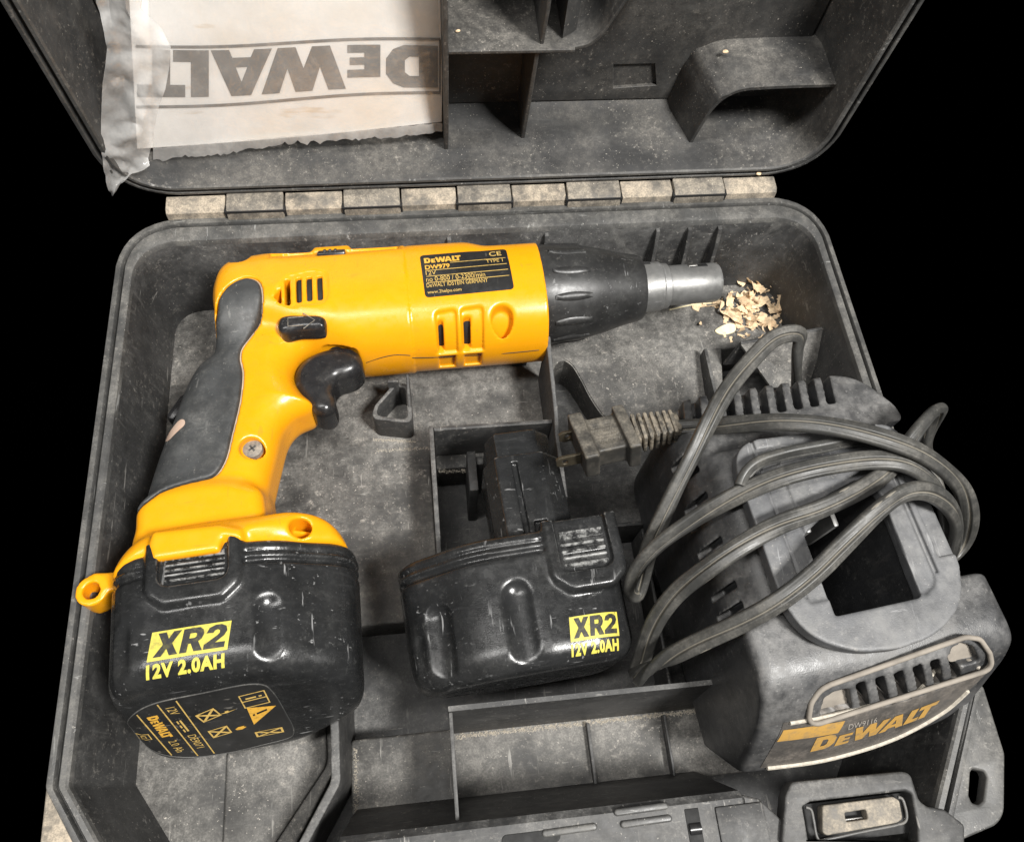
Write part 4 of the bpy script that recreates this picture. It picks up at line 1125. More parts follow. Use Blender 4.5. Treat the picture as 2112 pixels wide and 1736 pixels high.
for (A, B) in (((281, 1473), (353, 1556)), ((323, 1452), (407, 1557)), ((362, 1444), (441, 1552))):
    ep(flat_mesh([[(0, 0), (1, 0), (1, 1), (0, 1)]]), A, B, (A[0] + 2.5, A[1] - 1.2), M['amber2'], "rule")
ep(logo_mesh(), (302, 1478), (336, 1521), (324, 1473), M['amber'])
ep(text_mesh("2.0 Ah"), (346, 1527), (365, 1550), (363, 1523), M['amber2'])
ep(text_mesh("12V"), (341, 1459), (353, 1473), (360, 1455), M['amber2'])
ep(text_mesh("DE9071"), (386, 1515), (406, 1541), (403, 1512), M['amber2'])
ep(flat_mesh([[(0, .6), (1, .6), (1, .9), (0, .9)], [(0, .1), (.25, .1), (.25, .35), (0, .35)], [(.38, .1), (.62, .1), (.62, .35), (.38, .35)], [(.75, .1), (1, .1), (1, .35), (.75, .35)]]), (363, 1486), (381, 1508), (373, 1483), M['amber2'])
ep(flat_mesh(ring_box(1, 1, .08) + [[(.3, .3), (.3, .7), (.7, .7), (.7, .3)], [(.37, .37), (.63, .37), (.63, .63), (.37, .63)]]), (277, 1519), (286, 1530), (306, 1512), M['amber2'], "symbol")
bk = ring_box(1, 1, .05) + [[(.47, .05), (.53, .05), (.53, .95), (.47, .95)], [(.62, .2), (.72, .2), (.72, .6), (.62, .6)], [(.62, .70), (.72, .70), (.72, .82), (.62, .82)]]
ep(flat_mesh(bk), (505, 1459), (491, 1434), (558, 1446), M['amber2'], "symbol")
tri = [[(0, 0), (1, 0), (.5, 1)], [(.45, .25), (.45, .65), (.55, .65), (.55, .25)], [(.45, .1), (.45, .18), (.55, .18), (.55, .1)]]
ep(flat_mesh(tri), (524, 1492), (509, 1458), (576, 1470), M['amber'], "symbol")
xs_ = [[(0, .1), (.1, 0), (.5, .4), (.9, 0), (1, .1), (.6, .5), (1, .9), (.9, 1), (.5, .6), (.1, 1), (0, .9), (.4, .5)]]
def cross_sym(A, B, C):
    ep(flat_mesh(ring_box(1, 1, .08)), A, B, C, M['amber2'], "symbol"); ep(flat_mesh(xs_), A, B, C, M['amber2'], "symbol", .00036)
cross_sym((402, 1474), (420, 1488), (440, 1458)); cross_sym((428, 1506), (440, 1520), (468, 1494)); cross_sym((525, 1508), (530, 1518), (582, 1497))
ep(flat_mesh([[(0, .4), (.5, .4), (.5, 0), (1, .5), (.5, 1), (.5, .6), (0, .6)]]), (448, 1470), (450, 1474), (486, 1458), M['amber2'], "symbol")
ep(flat_mesh([[(0, .3), (.3, 0), (.7, .1), (1, .5), (.7, .9), (.4, .7), (.2, .8)]]), (484, 1500), (488, 1506), (506, 1492), M['amber'], "symbol")

# ------------------------------------------------------------------ loose battery pack in its bay
B2 = Frame(U(1062, 1112, -.012), (1, math.tan(R_(4.0))), 2.0)
spare = thing("battery_pack", tuple(B2.w((-.005, -.03, -.040))), "loose black battery pack lying in the middle bay, its contact tower bare", "battery")
# turned over: local a and c run backwards
B2.M = np.array([-B2.M[0], B2.M[1], -B2.M[2]]); B2.o = B2.o + B2.M[0] * .0070 + B2.M[1] * -.0085
btn2 = (-.0405, -.0190, -.0215)
shell2 = sdf_mesh("pack_shell", pack_fn(.05, [(.0345, -.0270), (.0005, -.0250), (.0455, -.034)], btn2), (-.050, -.066, -.041), (.050, .006, .041), .00065, M['pack'], spare, xf=B2.w)
pack_button(B2, btn2, shell2, flip=-1)
B2f = Frame(B2.o, (1, 0)); B2f.M = B2.M
deco_xr2(B2, shell2, shell2, .0170, .0380, -.0510, -.0365, sgn=-1)
def tower(a, b, c):
    pl = round_poly([(-.0195, -.013), (-.0195, .013), (-.011, .0225), (.010, .0225), (.0150, .012), (.0150, -.012), (.010, -.0225), (-.011, -.0225)], .0015, 4)
    d2 = poly_sd(pl, a[:, :, 0], c[0])[:, None, :]
    low = smax(d2, np.abs(b - .018) - .022, .0010)
    up = smax(d2 + .0024, np.abs(b - .025) - .0275, .0012)
    d = np.minimum(low, up)
    for x in (-.016, .002):
        d = smax(d, -sbox(a, b, np.abs(c), (x, .012, .023), (.0012, .024, .0022)), .001)
    return smax(d, -sbox(a, b, c, (-.0045, .004, -.0225), (.0028, .004, .002), .0005), .0006)
B2t = Frame(B2.o, (1, 0)); B2t.M = B2.M; B2t.o = B2.o + B2.M[0] * -.012
sdf_mesh("contact_tower", tower, (-.026, -.006, -.026), (.022, .056, .026), .0006, M['pack'], spare, xf=B2t.w)
# ------------------------------------------------------------------ charger
cyaw = R_(5.7); cxd = (math.cos(cyaw), math.sin(cyaw))
CK = 0.92
C = Frame(U(1745, 1080, .3268 - .2968 * CK), cxd, k=CK)
charger = thing("battery_charger", tuple(C.w((0, 0, -.107))), "dusty dark grey battery charger with raised collar, its cord wound over it", "charger")
S = Frame(C.w((0, -.06225, -.0185)), cxd, -45.8, k=CK)      # sloping vent face
LB = Frame(C.w((0, -.07725, -.0435)), cxd, -67.8, k=CK)     # front label face
plan = round_poly([(-.0515, -.095), (-.0515, .076), (.044, .076), (.0560, .054), (.0600, -.078), (.0545, -.098)], [.010, .016, .02, .012, .007, .01], 8)
hole_c = round_poly([(-.0185, -.0345), (.0190, -.0340), (.0205, .010), (.012, .0175), (-.004, .013), (-.0095, .004), (-.0185, -.001)], [.001, .002, .004, .003, .003, .002, .002], 4)
col_out = round_poly([(-.0375, .043), (.0400, .040), (.0400, -.024), (.0345, -.0395), (.018, -.0490), (.001, -.0508), (-.016, -.0490), (-.0325, -.0395), (-.0375, -.024)], [.013, .010, .012, .02, .03, .03, .03, .02, .012], 6)
vent_out = S.pts([(1664, 1498), (1672, 1448), (1690, 1422), (1712, 1410), (1990, 1312), (2020, 1316), (2040, 1345), (2046, 1378)], 0)
vent_out = round_poly(vent_out, .006, 8)
pocketL = round_poly(S.pts([(1694, 1482), (1700, 1442), (1720, 1428), (1752, 1420), (1762, 1470)], 0), .0015, 4)
pocketR = round_poly(S.pts([(1972, 1378), (1962, 1345), (1990, 1332), (2012, 1336), (2022, 1362), (2020, 1368)], 0), .0020, 4)
slots_c = [S.pts([(u, v), (u + 19, v - 6), (u + 33, v + 54), (u + 15, v + 60)], 0) for u, v in ((1766, 1412), (1806, 1400), (1845, 1390), (1884, 1377), (1920, 1367), (1957, 1355))]
def chg(x, y, z):
    X2, Y2 = x[:, :, 0], y[0][:, 0][None, :]
    d = poly_sd(plan, X2, Y2)[:, :, None] + 0 * z
    yb = y
    y = y - 1.5 * (x + .010) ** 2                              # the front bows forward
    ft = (-(y + .0705) * .925 + (z + .027) * .378)             # label face
    fb = (-(y + .0865) * .955 - (z + .066) * .30)              # tuck under
    y = yb
    sl = (-(y + .05395) * .717 + (z + .010) * .697)            # vent slope
    d = smax(d, ft, .004); d = smax(d, fb, .003); d = smax(d, sl, .005)
    d = smax(d, z + .010, .007)
    d = np.maximum(d, -z - .1055)
    # shoulders that fall away beside and behind the collar
    d = smax(d, -smax((x + .0405) * .80 - (z + .012) * .60, -(y + .028), .006), .005)
    d = smax(d, -smax(smax(-(x - .0445) * .90 - (z + .014) * .44, -(y + .0275), .004), smax(-(z + .050), y - .046, .003), .003), .003)
    d = smax(d, -smax(-(y - .044), -(z + .0160) + (y - .05) * -.15, .004), .003)
    # neck under the collar plate
    nk = poly_sd(col_out, X2, Y2)[:, :, None] + .0055
    d = smin(d, np.maximum(np.maximum(nk, z + .0050), -z - .03), .0025)
    # battery well
    well = np.maximum(poly_sd(hole_c, X2, Y2)[:, :, None] - .001, -(z + .085))
    d = np.maximum(d, -well)
    # slots along the rear edge
    for k in range(10):
        xk = -.0455 + k * .0082
        d = smax(d, -sbox(x, y, z, (xk + (y - .07) * .25, .0700, -.012), (.0021, .0100, .0160)), .0004)
    # paired slots in the left flank
    for yk in (.0445, .0360, .0235, .0150, .0030, -.0055, -.0165, -.0250):
        d = smax(d, -sbox(x, y - (x + .05) * .35, z, (-.0530, yk + .003, -.0275), (.0085, .0014, .0085)), .0004)
    # sloping vent panel
    st = (y + .06225) * .697 + (z + .0185) * .717; sn = -(y + .06225) * .717 + (z + .0185) * .697
    gx = np.arange(-.06, .07, .0006, dtype=np.float32); gt = np.arange(-.03, .03, .0006, dtype=np.float32)
    def samp(P):                                               # 2D distance sampled on the slope
        T = poly_sd(P, gx[:, None], gt[None, :])
        i = np.clip((x - gx[0]) / .0006, 0, len(gx) - 2); j = np.clip((st - gt[0]) / .0006, 0, len(gt) - 2)
        i, j = np.broadcast_arrays(i, j)
        i0 = i.astype(np.int32); j0 = j.astype(np.int32); fi = i - i0; fj = j - j0
        return (T[i0, j0] * (1 - fi) + T[i0 + 1, j0] * fi) * (1 - fj) + (T[i0, j0 + 1] * (1 - fi) + T[i0 + 1, j0 + 1] * fi) * fj
    near = (sn > -.02) & (sn < .012)
    for P, dep in ((pocketL, .0042), (pocketR, .0042)):
        d = smax(d, -np.where(near, np.maximum(samp(P), -(sn + dep)), 1.0), .0006)
    for P in slots_c:
        d = smax(d, -np.where(near, np.maximum(samp(P), -(sn + .012)), 1.0), .0005)
    return d
body_c = sdf_mesh("charger_body", chg, (-.064, -.094, -.108), (.064, .080, .002), .00085, M['charger'], charger, xf=C.w)
def colf(x, y, z):
    X2, Y2 = x[:, :, 0], y[0][:, 0][None, :]
    d = extr(poly_sd(col_out, X2, Y2)[:, :, None], z, -.0030, .0035, .0008)
    hc = poly_sd(hole_c, X2, Y2)[:, :, None]
    d = smax(d, -hc, .0006)
    # guide rails and grooves beside the well
    for (gx, w_) in ((-.0270, .0008), (.0290, .0007)):
        d = smax(d, -sbox(x, y, z, (gx, .008, .001), (w_, .034, .0022)), .0003)
    d = smax(d, -sbox(x, y, z, (-.0225, .005, .0014), (.0042, .0330, .0020), .001), .0004)
    ri = extr(poly_sd(round_poly([(.0195, .030), (.0275, .030), (.0275, -.030), (.0195, -.034)], [.001, .001, .005, .001], 4), X2, Y2)[:, :, None], z, .0016, .0022, .0004)
    d = smax(d, -ri, .0004)
    d = smax(d, -sbox(x, y, z, (.0365, .006, .0014), (.0040, .026, .0021)), .0004)
    return smax(d, -sbox(x, y, z, (-.033, .0262, .001), (.0060, .0008, .0020)), .0003)
collar = sdf_mesh("collar", colf, (-.042, -.055, -.009), (.044, .047, .003), .0007, M['collar'], charger, xf=C.w, label="raised grey collar round the battery well")
rbox("well_floor", (-.020, -.036, -.0900), (.022, .018, -.0840), M['dark'], charger, 0, M=C.mat())
rbox("slot_shade_fill", (-.044, .048, -.080), (.040, .0690, -.0270), M['dark'], charger, .001, M=C.mat())  # black filler behind the rear slots, darkening them in place of real shade
rbox("contact", (.006, .004, -.050), (.0085, .012, -.020), M['metal'], charger, .0008, M=C.mat())
rbox("contact", (-.006, .004, -.050), (-.0035, .011, -.022), M['metal'], charger, .0008, M=C.mat())
for P in (pocketL, pocketR):
    mv = flat_mesh([P]); me_ = mv
    for v in me_.vertices: v.co = Vector(S.w((v.co.x, v.co.y, -.0040)))
    mesh_link("dust_pocket", me_, M['dustpocket'], charger)
fr_ = [tuple(S.w((q[0], q[1], .0003))) for q in vent_out]
tube("vent_frame", fr_ + fr_[:2], .0010, M['dustpocket'], charger, 8)
x, y = S.loc(1997, 1372, -.0030)
scr = lathe("screw", [(-.002, 0), (-.002, .0030), (.0010, .0030), (.0014, .0024), (.0014, .0013), (.0004, .0012), (.0004, 0)], S.mat() @ Matrix.Translation((x, y, -.0036)) @ Matrix.Rotation(R_(-90), 4, 'Y'), M['dustpocket'], charger, 28)
# front label
cb = bvh_of(body_c)
LX3, LY3, LN3 = [Vector(q) for q in LB.M]
lp = [(1636, 1502), (1700, 1490), (1800, 1466), (1900, 1441), (1990, 1415), (2034, 1402), (2040, 1408), (2005, 1440), (1964, 1472), (1900, 1502), (1840, 1524), (1760, 1546), (1680, 1566), (1588, 1583)]
lm = flat_mesh([LB.pts(lp, 0)]); subdiv(lm, .004)
clab = mesh_link("front_label", lay(lm, LB.o, LX3, LY3, LN3, cb, .0002), M['worn'], charger, smooth=True, label="worn dusty front label with amber lettering")
def lay_line(pts_px, r, mat, name):
    P = []
    for u, v in pts_px:
        q = LB.w((*LB.loc(u, v, 0), 0)); h = cb.ray_cast(Vector(q) + LN3 * .02, -LN3, .05)
        if h[0] is not None: P.append(tuple(h[0] + LN3 * .0004))
    tube(name, [tuple(q) for q in spline_pts(P, 4, closed=False)], r, mat, clab, 6)
lay_line([(1634, 1500), (1700, 1487), (1800, 1463), (1900, 1438), (1990, 1412), (2036, 1398)], .0008, M['pale'], "label_edge")
lay_line([(1584, 1587), (1680, 1569), (1760, 1550), (1840, 1528), (1900, 1506), (1964, 1476), (2008, 1442)], .0009, M['pale'], "label_edge")
def cput(me, A, B, Cc, mat, name="lettering", off=.00036, bow=0.0):
    a_, b_, c_, d_ = me_extent(me)
    A, B, Cc = [np.array(LB.loc(u, v, 0)) for u, v in (A, B, Cc)]
    subdiv(me, (b_ - a_) / 22)
    for v in me.vertices:
        s_, t_ = (v.co.x - a_) / (b_ - a_), (v.co.y - c_) / (d_ - c_)
        P_ = A + (B - A) * s_ + (Cc - A) * t_
        v.co = (P_[0], P_[1] - bow * 4 * s_ * (1 - s_), 0)
    mesh_link(name, lay(me, LB.o, LX3, LY3, LN3, cb, off), mat, clab)
cput(flat_mesh([[(0, 0), (1, 0), (1.05, 1), (.05, 1)]]), (1620, 1532), (1738, 1508), (1628, 1513), M['charger_ink'], "amber_band")
sk = logo_mesh()
for v in sk.vertices: v.co.x += v.co.y * .25
cput(sk, (1680, 1546), (1922, 1482), (1684, 1522), M['charger_ink'])
cput(text_mesh("DW9116"), (1752, 1503), (1806, 1490), (1754, 1494), M['grey_ink'])
# ------------------------------------------------------------------ power cord, wound over the charger
path = [(1643, 800, -.010), (1643, 770, .004), (1645, 720, .022), (1650, 692, .030), (1632, 687, .032), (1596, 698, .032), (1545, 748, .030), (1500, 805, .030), (1468, 860, .028), (1430, 935, .022), (1392, 1010, .014), (1356, 1090, .004), (1336, 1140, -.006), (1322, 1195, -.020), (1312, 1225, -.024), (1300, 1215, -.016), (1312, 1175, -.004),
        (1352, 1128, .006), (1420, 1078, .016), (1510, 1026, .028), (1610, 984, .037), (1720, 957, .041), (1810, 948, .042), (1868, 957, .041), (1912, 985, .036), (1942, 1030, .024), (1958, 1080, .006), (1955, 1100, -.012),
        (1945, 1040, -.018), (1915, 950, -.012), (1912, 905, .006), (1928, 866, .018), (1936, 846, .028), (1922, 852, .0345), (1895, 885, .038), (1860, 935, .036), (1825, 975, .0355), (1770, 1012, .0365), (1690, 1050, .0370), (1610, 1080, .0368), (1540, 1118, .0355), (1465, 1168, .030), (1400, 1218, .018), (1355, 1275, .003), (1332, 1330, -.012), (1322, 1365, -.022), (1313, 1390, -.026), (1312, 1396, -.020),
        (1330, 1384, -.012), (1385, 1352, .002), (1455, 1318, .016), (1530, 1283, .028), (1600, 1244, .0365), (1680, 1183, .041), (1745, 1118, .044), (1815, 1050, .047), (1865, 1016, .047), (1910, 1012, .044), (1950, 1035, .036), (1972, 1075, .020), (1968, 1125, -.002),
        (1960, 1150, -.014), (1985, 1120, -.012), (2000, 1070, .004), (1990, 1020, .018), (1955, 975, .034), (1895, 932, .045), (1820, 903, .049), (1720, 880, .047), (1620, 871, .040), (1520, 875, .026), (1450, 880, .014), (1385, 884, .008)]
cpts = [U(u, v, .3268 - (.3268 - z) * CK) for i, (u, v, z) in enumerate(path)]
sm_ = np.array(spline_pts(cpts, 9, closed=False))
for _ in range(4):
    sm_[1:-1] = (sm_[:-2] + 2 * sm_[1:-1] + sm_[2:]) / 4
# even spacing
seg = np.r_[0, np.cumsum(np.linalg.norm(np.diff(sm_, axis=0), axis=1))]
ss = np.arange(0, seg[-1], .0016)
sm_ = np.stack([np.interp(ss, seg, sm_[:, k]) for k in range(3)], 1)
prof = []
for k in range(64):
    a = 2 * math.pi * k / 64
    x, y = math.cos(a), math.sin(a)
    r = .0037 * (abs(x) ** 2.6 / 1 + abs(y * 1.0) ** 2.6) ** (-1 / 2.6)
    px_, py_ = r * x, r * y * .56
    notch = -.00085 * math.exp(-(px_ / .00042) ** 2) + .00024 * math.exp(-((abs(px_) - .00095) / .00030) ** 2) - .00016 * math.exp(-((abs(px_) - .0026) / .00035) ** 2)
    prof.append((px_, py_ + (notch if py_ > 0 else -notch)))
# the flat of the cord faces up where it lies across the charger and turns on edge in the bights
T = np.gradient(sm_, axis=0); T /= np.linalg.norm(T, axis=1)[:, None]
ups = []; N = np.array([0, 0, 1.0])
for t in T:
    tgt = np.array([-.10, -.35, .93]); tgt = tgt - t * (tgt @ t); L_ = np.linalg.norm(tgt)
    N = N - t * (N @ t); N /= np.linalg.norm(N)
    if L_ > .15: N = N * .86 + tgt / L_ * .14 * min(1, L_ * 1.6)
    N /= np.linalg.norm(N); ups.append(N.copy())
V, F = sweep(sm_, prof, up=ups, roll=[.40 * math.sin(s_ / .19 * 6.283 + .6) + .22 * math.sin(s_ / .071 * 6.283) for s_ in ss])
cord = mesh_obj("power_cord", V, F, M['cord'], charger, angle=60, label="grey flat twin power cord looped over the charger")
st2 = [U(u, v, .3268 - (.3268 - z) * CK) for u, v, z in ((1528, 1004, .0315), (1536, 982, .0325), (1560, 956, .0345), (1610, 938, .0350), (1700, 920, .0355), (1775, 906, .036), (1830, 912, .0365), (1868, 930, .036), (1900, 955, .030))]
sp2 = np.array(spline_pts(st2, 8, closed=False))
V, F = sweep(sp2, prof, up=[np.array([.0, -1.0, .12])] * len(sp2))
mesh_obj("cord_loop", V, F, M['cord'], cord, angle=60)

# plug
pd = U(1215, 908, .032) - U(1395, 884, .032)
PF = Frame(U(1256, 906, .030), (-pd[0], -pd[1]), 10.0, 8.0, CK)
def plugf(x, y, z):
    # x: cord side positive; front block, waist and rear flange
    sl = x + y * .12
    d = sbox(sl, y, z, (-.0118, 0, 0), (.0034, .0124, .0090), .0012)
    wst = sbox(x, y, z, (-.0020, 0, 0), (.0090, .0092, .0064), .0010)
    d = smin(d, wst, .0022)
    d = smin(d, sbox(sl, y, z, (.0080, 0, 0), (.0028, .0118, .0092), .0012), .0018)
    for k in range(9):
        xk = -.0080 + k * .0011
        d = smax(d, -sbox(x + y * .3, y, np.abs(z), (xk + .0020, 0, .0068), (.0002, .0052, .0011)), .0003)
    return d
plug = sdf_mesh("plug", plugf, (-.018, -.0145, -.0115), (.014, .0145, .0115), .00055, M['plug'], cord, xf=PF.w, label="dusty two-pin mains plug with ribbed strain relief")
for k in range(7):
    x0 = .0115 + k * .0029
    rbox("strain_relief_rib", (x0, -.0074 + k * .00020, -.0062 + k * .0002), (x0 + .0018, .0074 - k * .00020, .0062 - k * .0002), M['plug'], cord, .0007, M=PF.mat())
rbox("strain_relief_core", (.0100, -.0050, -.0040), (.0330, .0050, .0040), M['plug'], cord, .001, M=PF.mat())
for sy, ln_ in ((-.0064, .0115), (.0064, .0075)):
    pr = [(-.0145, -.0031), (-.0145, .0031), (-.0145 - ln_ + .002, .0031), (-.0145 - ln_, .0018), (-.0145 - ln_, -.0018), (-.0145 - ln_ + .002, -.0031)]
    hl = [(-.0145 - ln_ + .0040 + .0015 * math.cos(k * math.pi / 5), .0015 * math.sin(k * math.pi / 5)) for k in range(10)]
    B = PF.mat() @ Matrix.Translation((0, sy, 0)) @ Matrix.Rotation(R_(80), 4, 'X')
    plate("prong", [pr, hl], -.0007, .0007, M['prong'], cord, .0002, M=B)

# ------------------------------------------------------------------ instruction manual in its plastic bag
YM = .0360
def ml(u, v, y=YM): return UY(u, v, y)
manual = thing("instruction_manual", tuple(ml(600, 300)), "folded white paper manual with upside-down grey lettering inside the clear bag", "manual")
NXm, NYm = 40, 24
BLm, BRm = (283, 307), (911, 251)
TLm, TRm = (262, -90), (914, -100)
V, F = [], []
def myy(s, t):                    # the lower left corner leans out of the pocket
    return YM - (.0150 - .0060 * s) * (1 - t) ** 1.0 * (1 if t < 1 else 0) + .0006 * math.sin(s * 7 + t * 2) + .0008 * (1 - t) * math.sin(s * 4.2) + .0024 * max(0, (s - .93) / .07) ** 2
def mpt(s, t):
    b = np.array(BLm) * (1 - s) + np.array(BRm) * s; tt = np.array(TLm) * (1 - s) + np.array(TRm) * s
    p = b * (1 - t) + tt * t
    return ml(p[0], p[1] + 5 * math.sin(s * 3.1) * (1 - t), myy(s, t))
for layer in (0, 1):
    for j in range(NYm + 1):
        for i in range(NXm + 1):
            q = mpt(i / NXm, j / NYm); V.append((q[0], q[1] + layer * .0045, q[2] + layer * .0008))
n1 = (NXm + 1) * (NYm + 1)
for j in range(NYm):
    for i in range(NXm):
        a = j * (NXm + 1) + i; b = a + 1; c = b + NXm + 1; d = a + NXm + 1
        F.append((a, b, c, d)); F.append((n1 + d, n1 + c, n1 + b, n1 + a))
bd = [i for i in range(NXm + 1)] + [j * (NXm + 1) + NXm for j in range(1, NYm + 1)] + [NYm * (NXm + 1) + i for i in range(NXm - 1, -1, -1)] + [j * (NXm + 1) for j in range(NYm - 1, 0, -1)]
for k in range(len(bd)):
    a, b = bd[k], bd[(k + 1) % len(bd)]; F.append((b, a, n1 + a, n1 + b))
pages = mesh_obj("pages", V, F, M['paper'], manual, angle=50)
mb = bvh_of(pages)
NM_ = Vector((0, -1, 0))
def mput(me, px4, mat, name="lettering"):
    """me box -> quad given by pixels: lower-left, lower-right, upper-right, upper-left of the READ text"""
    a_, b_, c_, d_ = me_extent(me); subdiv(me, (b_ - a_) / 40)
    Q = [np.array(q, float) for q in px4]
    for v in me.vertices:
        s_, t_ = (v.co.x - a_) / (b_ - a_), (v.co.y - c_) / (d_ - c_)
        p = (Q[0] * (1 - s_) + Q[1] * s_) * (1 - t_) + (Q[3] * (1 - s_) + Q[2] * s_) * t_
        p[1] += 4.0 * math.sin((p[0] - 300) / 95.0)
        w_ = Vector(ray(p[0], p[1])); h = mb.ray_cast(Vector(_Pc), w_, 2.0)
        v.co = (h[0] + NM_ * .0003) if h[0] is not None else Vector(ml(p[0], p[1]))
    mesh_link(name, me, mat, pages)
# upside down: the read text starts at the right
mput(logo_mesh(), [(903, 94), (283, 101), (283, 200), (903, 180)], M['print'])
for (p0_, p1_) in (((908, 77), (280, 93)), ((908, 187), (281, 218))):
    mput(flat_mesh([[(0, 0), (1, 0), (1, 1), (0, 1)]]), [(p0_[0], p0_[1]), (p1_[0], p1_[1]), (p1_[0], p1_[1] + 6), (p0_[0], p0_[1] + 6)], M['print'], "rule")
mput(flat_mesh([[(0, 0), (1, 0), (1, 1), (0, 1)]]), [(909, 80), (905.5, 80), (905.5, 190), (909, 190)], M['print'], "rule")

bag = thing("plastic_bag", tuple(UY(300, 330, .030)), "clear crinkled plastic bag with a loose folded flap holding the manual", "plastic bag")
# front film with torn lower edge
rnd = random.Random(8)
NB = 90; V, F = [], []
for i in range(NB + 1):
    s = i / NB
    x = 316 + (912 - 316) * s
    ybot = 329 - 60 * s ** .9 + 3.0 * math.sin(s * 9) + rnd.uniform(-1.5, 1.5) + 4 * mnoise.noise(Vector((s * 14, 0, 0))) + (rnd.uniform(-5, 5) if rnd.random() < .18 else 0)
    for j in range(8):
        t = j / 7
        yy = ybot * (1 - t) + (-60) * t
        V.append(tuple(ml(x - 10 * t, yy, myy(.05 + .95 * s, max(0, min(1, (307 - 56 * s - yy) / 400))) - .0014 - .0005 * math.sin(s * 11 + t * 3))))
for i in range(NB):
    for j in range(7): F.append((i * 8 + j, (i + 1) * 8 + j, (i + 1) * 8 + j + 1, i * 8 + j + 1))
mesh_obj("front_film", V, F, M['film'], bag, smooth=True)
V2, F2 = [], []
for i in range(NB + 1):
    s = i / NB
    q0 = np.array(V[i * 8]); q1 = np.array(V[i * 8]) * .0 + np.array(ml(316 + (912 - 316) * s, 304 - 52 * s, myy(.05 + .95 * s, .02) - .0018))
    for t in (0, .33, .66, 1): V2.append(tuple(q0 * (1 - t) + q1 * t + np.array([0, -.0006 + .0004 * math.sin(i * 1.3), 0])))
for i in range(NB):
    for j in range(3): F2.append((i * 4 + j, (i + 1) * 4 + j, (i + 1) * 4 + j + 1, i * 4 + j + 1))
mesh_obj("torn_edge", V2, F2, M['flap'], bag, smooth=True)
# loose flap: rows of (left, crease, crease, right) pixels with their own depth
def z1(u, v): return (u / 1.1294 / 1.7708, v / 1.1294 / 1.7708)
rows = [[(395, -160), (450, -160), (520, -160), (600, -160)], [(398, 10), (450, 20), (520, 30), (585, 30)], [(432, 110), (470, 105), (560, 110), (660, 110)], [(444, 180), (505, 190), (600, 185), (708, 180)], [(438, 260), (512, 250), (610, 260), (700, 270)],
        [(425, 340), (514, 330), (610, 350), (684, 360)], [(420, 430), (516, 410), (600, 430), (655, 440)], [(418, 510), (530, 490), (590, 510), (640, 520)], [(420, 570), (546, 540), (590, 570), (628, 590)], [(424, 630), (512, 605), (560, 640), (612, 650)], [(430, 690), (470, 660), (540, 690), (620, 672)], [(440, 740), (462, 720), (510, 730), (545, 712)], [(455, 780), (464, 770), (480, 765), (495, 758)], [(464, 806), (466, 803), (468, 800), (471, 792)]]
dep = [.015, .0185, .016, .0190]
G = []
for ri, r_ in enumerate(rows):
    k = ri / (len(rows) - 1); line = []
    P = []
    for ci, (u, v) in enumerate(r_):
        du, dv = z1(u, v)
        yd = dep[ci] * (1 - k) + .0060 * k + .0012 * math.sin(ri * 1.1 + ci * 1.7)
        if ci == 3: yd = yd * .5 + .5 * (.020 * (1 - k) + .006 * k)
        P.append(UY(du, dv, yd))
    for ci in range(3):
        for m_ in range(6): line.append(P[ci] * (1 - m_ / 6) + P[ci + 1] * m_ / 6)
    line.append(P[3]); G.append(line)
fine = []
for ri in range(len(G) - 1):
    for m_ in range(5): fine.append([G[ri][c] * (1 - m_ / 5) + G[ri + 1][c] * m_ / 5 for c in range(19)])
fine.append(G[-1])
V, F = [], []
for r_ in fine:
    for p in r_:
        w_ = mnoise.noise(Vector(p) * 120) * .0006 + mnoise.noise(Vector(p) * 330) * .00012
        w_ = abs(mnoise.noise(Vector(p) * 95)) * .0032 + abs(mnoise.noise(Vector(p) * 240 + Vector((5, 1, 2)))) * .0010
        V.append((p[0], p[1] - w_ * 1.2, p[2] + w_ * .2))
for i in range(len(fine) - 1):
    for j in range(18): F.append((i * 19 + j, i * 19 + j + 1, (i + 1) * 19 + j + 1, (i + 1) * 19 + j))
flap = mesh_obj("loose_flap", V, F, M['flap'], bag, angle=38)

# ------------------------------------------------------------------ wood shavings by the nose
zf = -.0498
def curl(ctr, L, wd, turns, rad, yaw, tilt, rr, thick=.00025):
    n = 10; V, F = [], []
    for i in range(n + 1):
        t = i / n; a = t * turns * 2 * math.pi; r = rad * (1 + .35 * t)
        x = r * math.sin(a) + L * t; z = r * (1 - math.cos(a))
        wj = wd * (.7 + .6 * rr.random())
        for s in (-1, 1): V.append(Vector((x, s * wj / 2 + .0004 * rr.uniform(-1, 1), z)))
    for i in range(n): F.append((i * 2, i * 2 + 1, i * 2 + 3, i * 2 + 2))
    Mx = Matrix.Translation(ctr) @ Matrix.Rotation(yaw, 4, 'Z') @ Matrix.Rotation(tilt, 4, 'Y') @ Matrix.Rotation(rr.uniform(-.9, .9), 4, 'X')
    return [tuple(Mx @ v) for v in V], F
rr = random.Random(21)
V, F = [], []
spots = [(1553, 582), (1545, 600), (1560, 610), (1548, 628), (1540, 645), (1560, 640), (1575, 655), (1550, 660), (1530, 655), (1515, 640), (1590, 640), (1565, 672), (1540, 675), (1585, 665), (1505, 632), (1600, 645), (1520, 662), (1555, 622)]
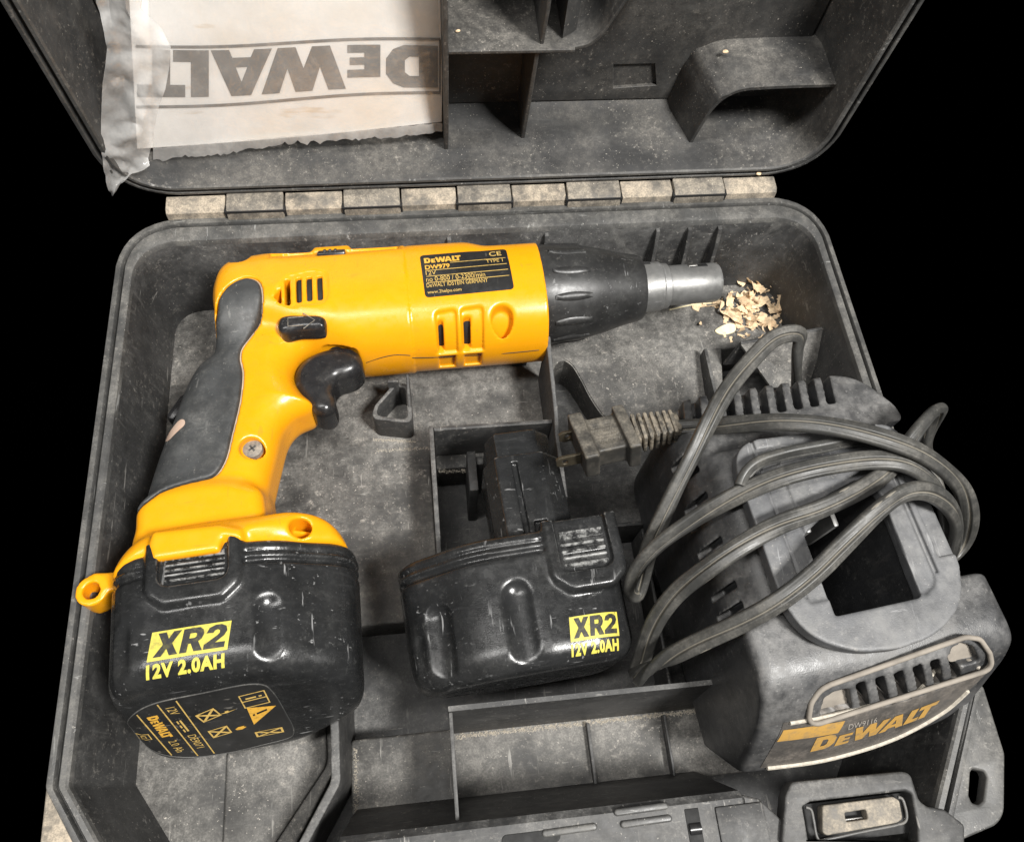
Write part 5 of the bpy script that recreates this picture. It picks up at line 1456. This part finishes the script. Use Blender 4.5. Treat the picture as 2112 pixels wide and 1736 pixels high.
for k in range(125):
    u, v = spots[k % len(spots)]
    sp_ = 8 if k < 62 else 30
    u += rr.gauss(0, sp_); v += rr.gauss(0, sp_ * .8)
    q = U(u, v, zf)
    v1, f1 = curl((q[0], q[1], zf + rr.uniform(.0003, .0030) * (1 if k < 62 else .1)), rr.uniform(.0020, .0080) * (1 if k < 62 else .4), rr.uniform(.0016, .0058) * (1 if k < 62 else .35), rr.uniform(.08, .55), rr.uniform(.0008, .0022), rr.uniform(0, 6.28), rr.uniform(-.4, .4), rr)
    b0 = len(V); V += v1; F += [tuple(i + b0 for i in f) for f in f1]
mesh_obj("wood_shavings", V, F, M['wood'], None, label="small heap of pale curled wood shavings on the case floor by the nose", cat="shavings", kind="stuff")
cp = [tuple(U(u, v, zf)[:2]) for u, v in ((1474, 683), (1490, 672), (1505, 667), (1517, 672), (1515, 684), (1498, 690), (1482, 689))]
plate("wood_chip", [[tuple(q) for q in spline_pts(cp, 4)]], -.0502, -.0490, M['wood2'], None, .0003, label="smooth pale oval wood chip beside the heap of shavings", cat="wood chip")
cp = [tuple(U(u, v, zf)[:2]) for u, v in ((1424, 623), (1454, 618), (1457, 632), (1444, 634), (1440, 643), (1428, 637))]
plate("wood_flake", [cp], -.0502, -.0494, M['wood'], None, .0001, label="jagged flat wood flake under the steel sleeve", cat="wood flake")
tube("wood_sliver", [tuple(U(u, v, zf) + np.array([0, 0, .0006])) for u, v in ((1380, 640), (1405, 634), (1430, 629), (1470, 626))], .00045, M['wood2'], None, 6, label="thin straight wood sliver running under the flat wood flake", cat="wood sliver")
v1, f1 = [], []
strip = spline_pts([U(u, v, z) for u, v, z in ((1470, 622, -.048), (1490, 625, -.046), (1485, 640, -.047), (1505, 648, -.046), (1520, 662, -.047), (1530, 668, -.048))], 5, closed=False)
V, F = sweep(strip, [(-.0012, -.0001), (.0012, -.0001), (.0012, .0001), (-.0012, .0001)], up=np.array([.2, -.3, .9]), roll=[math.sin(i * .5) for i in range(len(strip))])
mesh_obj("wood_curl", V, F, M['wood'], None, label="long twisted wood curl trailing from the heap of shavings", cat="wood curl")
# crumbs of sawdust on the lid
for (u, v, y, sz, lb) in ((1508, 72, .0300, .0022, "pale sawdust crumb on the shelf of the lid bracket"), (1560, 365, .0062, .0022, "pale sawdust crumb stuck on the lid rim above the hinge"), (932, 190 / 2, .022, .0016, "tiny pale crumb on the shelf beside the manual")):
    q = UY(u, v, y)
    if u == 932: q = np.array(LF.w((.1725, .0796, .020)))
    if u == 1508: q = np.array(LF.w((.3060, .0550, .032)))
    if u == 1560: q = np.array([UY(1560, 365, .0085)[0], .0080, .0088])
    bm = bmesh.new(); bmesh.ops.create_icosphere(bm, subdivisions=2, radius=sz / 2)
    for w_ in bm.verts:
        w_.co = Vector((w_.co.x * 1.3, w_.co.y, w_.co.z * .7)) * (1 + .5 * mnoise.noise(w_.co * 900 + Vector((u, 0, 0))))
        w_.co += Vector(q)
    me = bpy.data.meshes.new("sawdust_crumb"); bm.to_mesh(me); bm.free()
    mesh_link("sawdust_crumb", me, M['wood'], None, label=lb, cat="crumb")
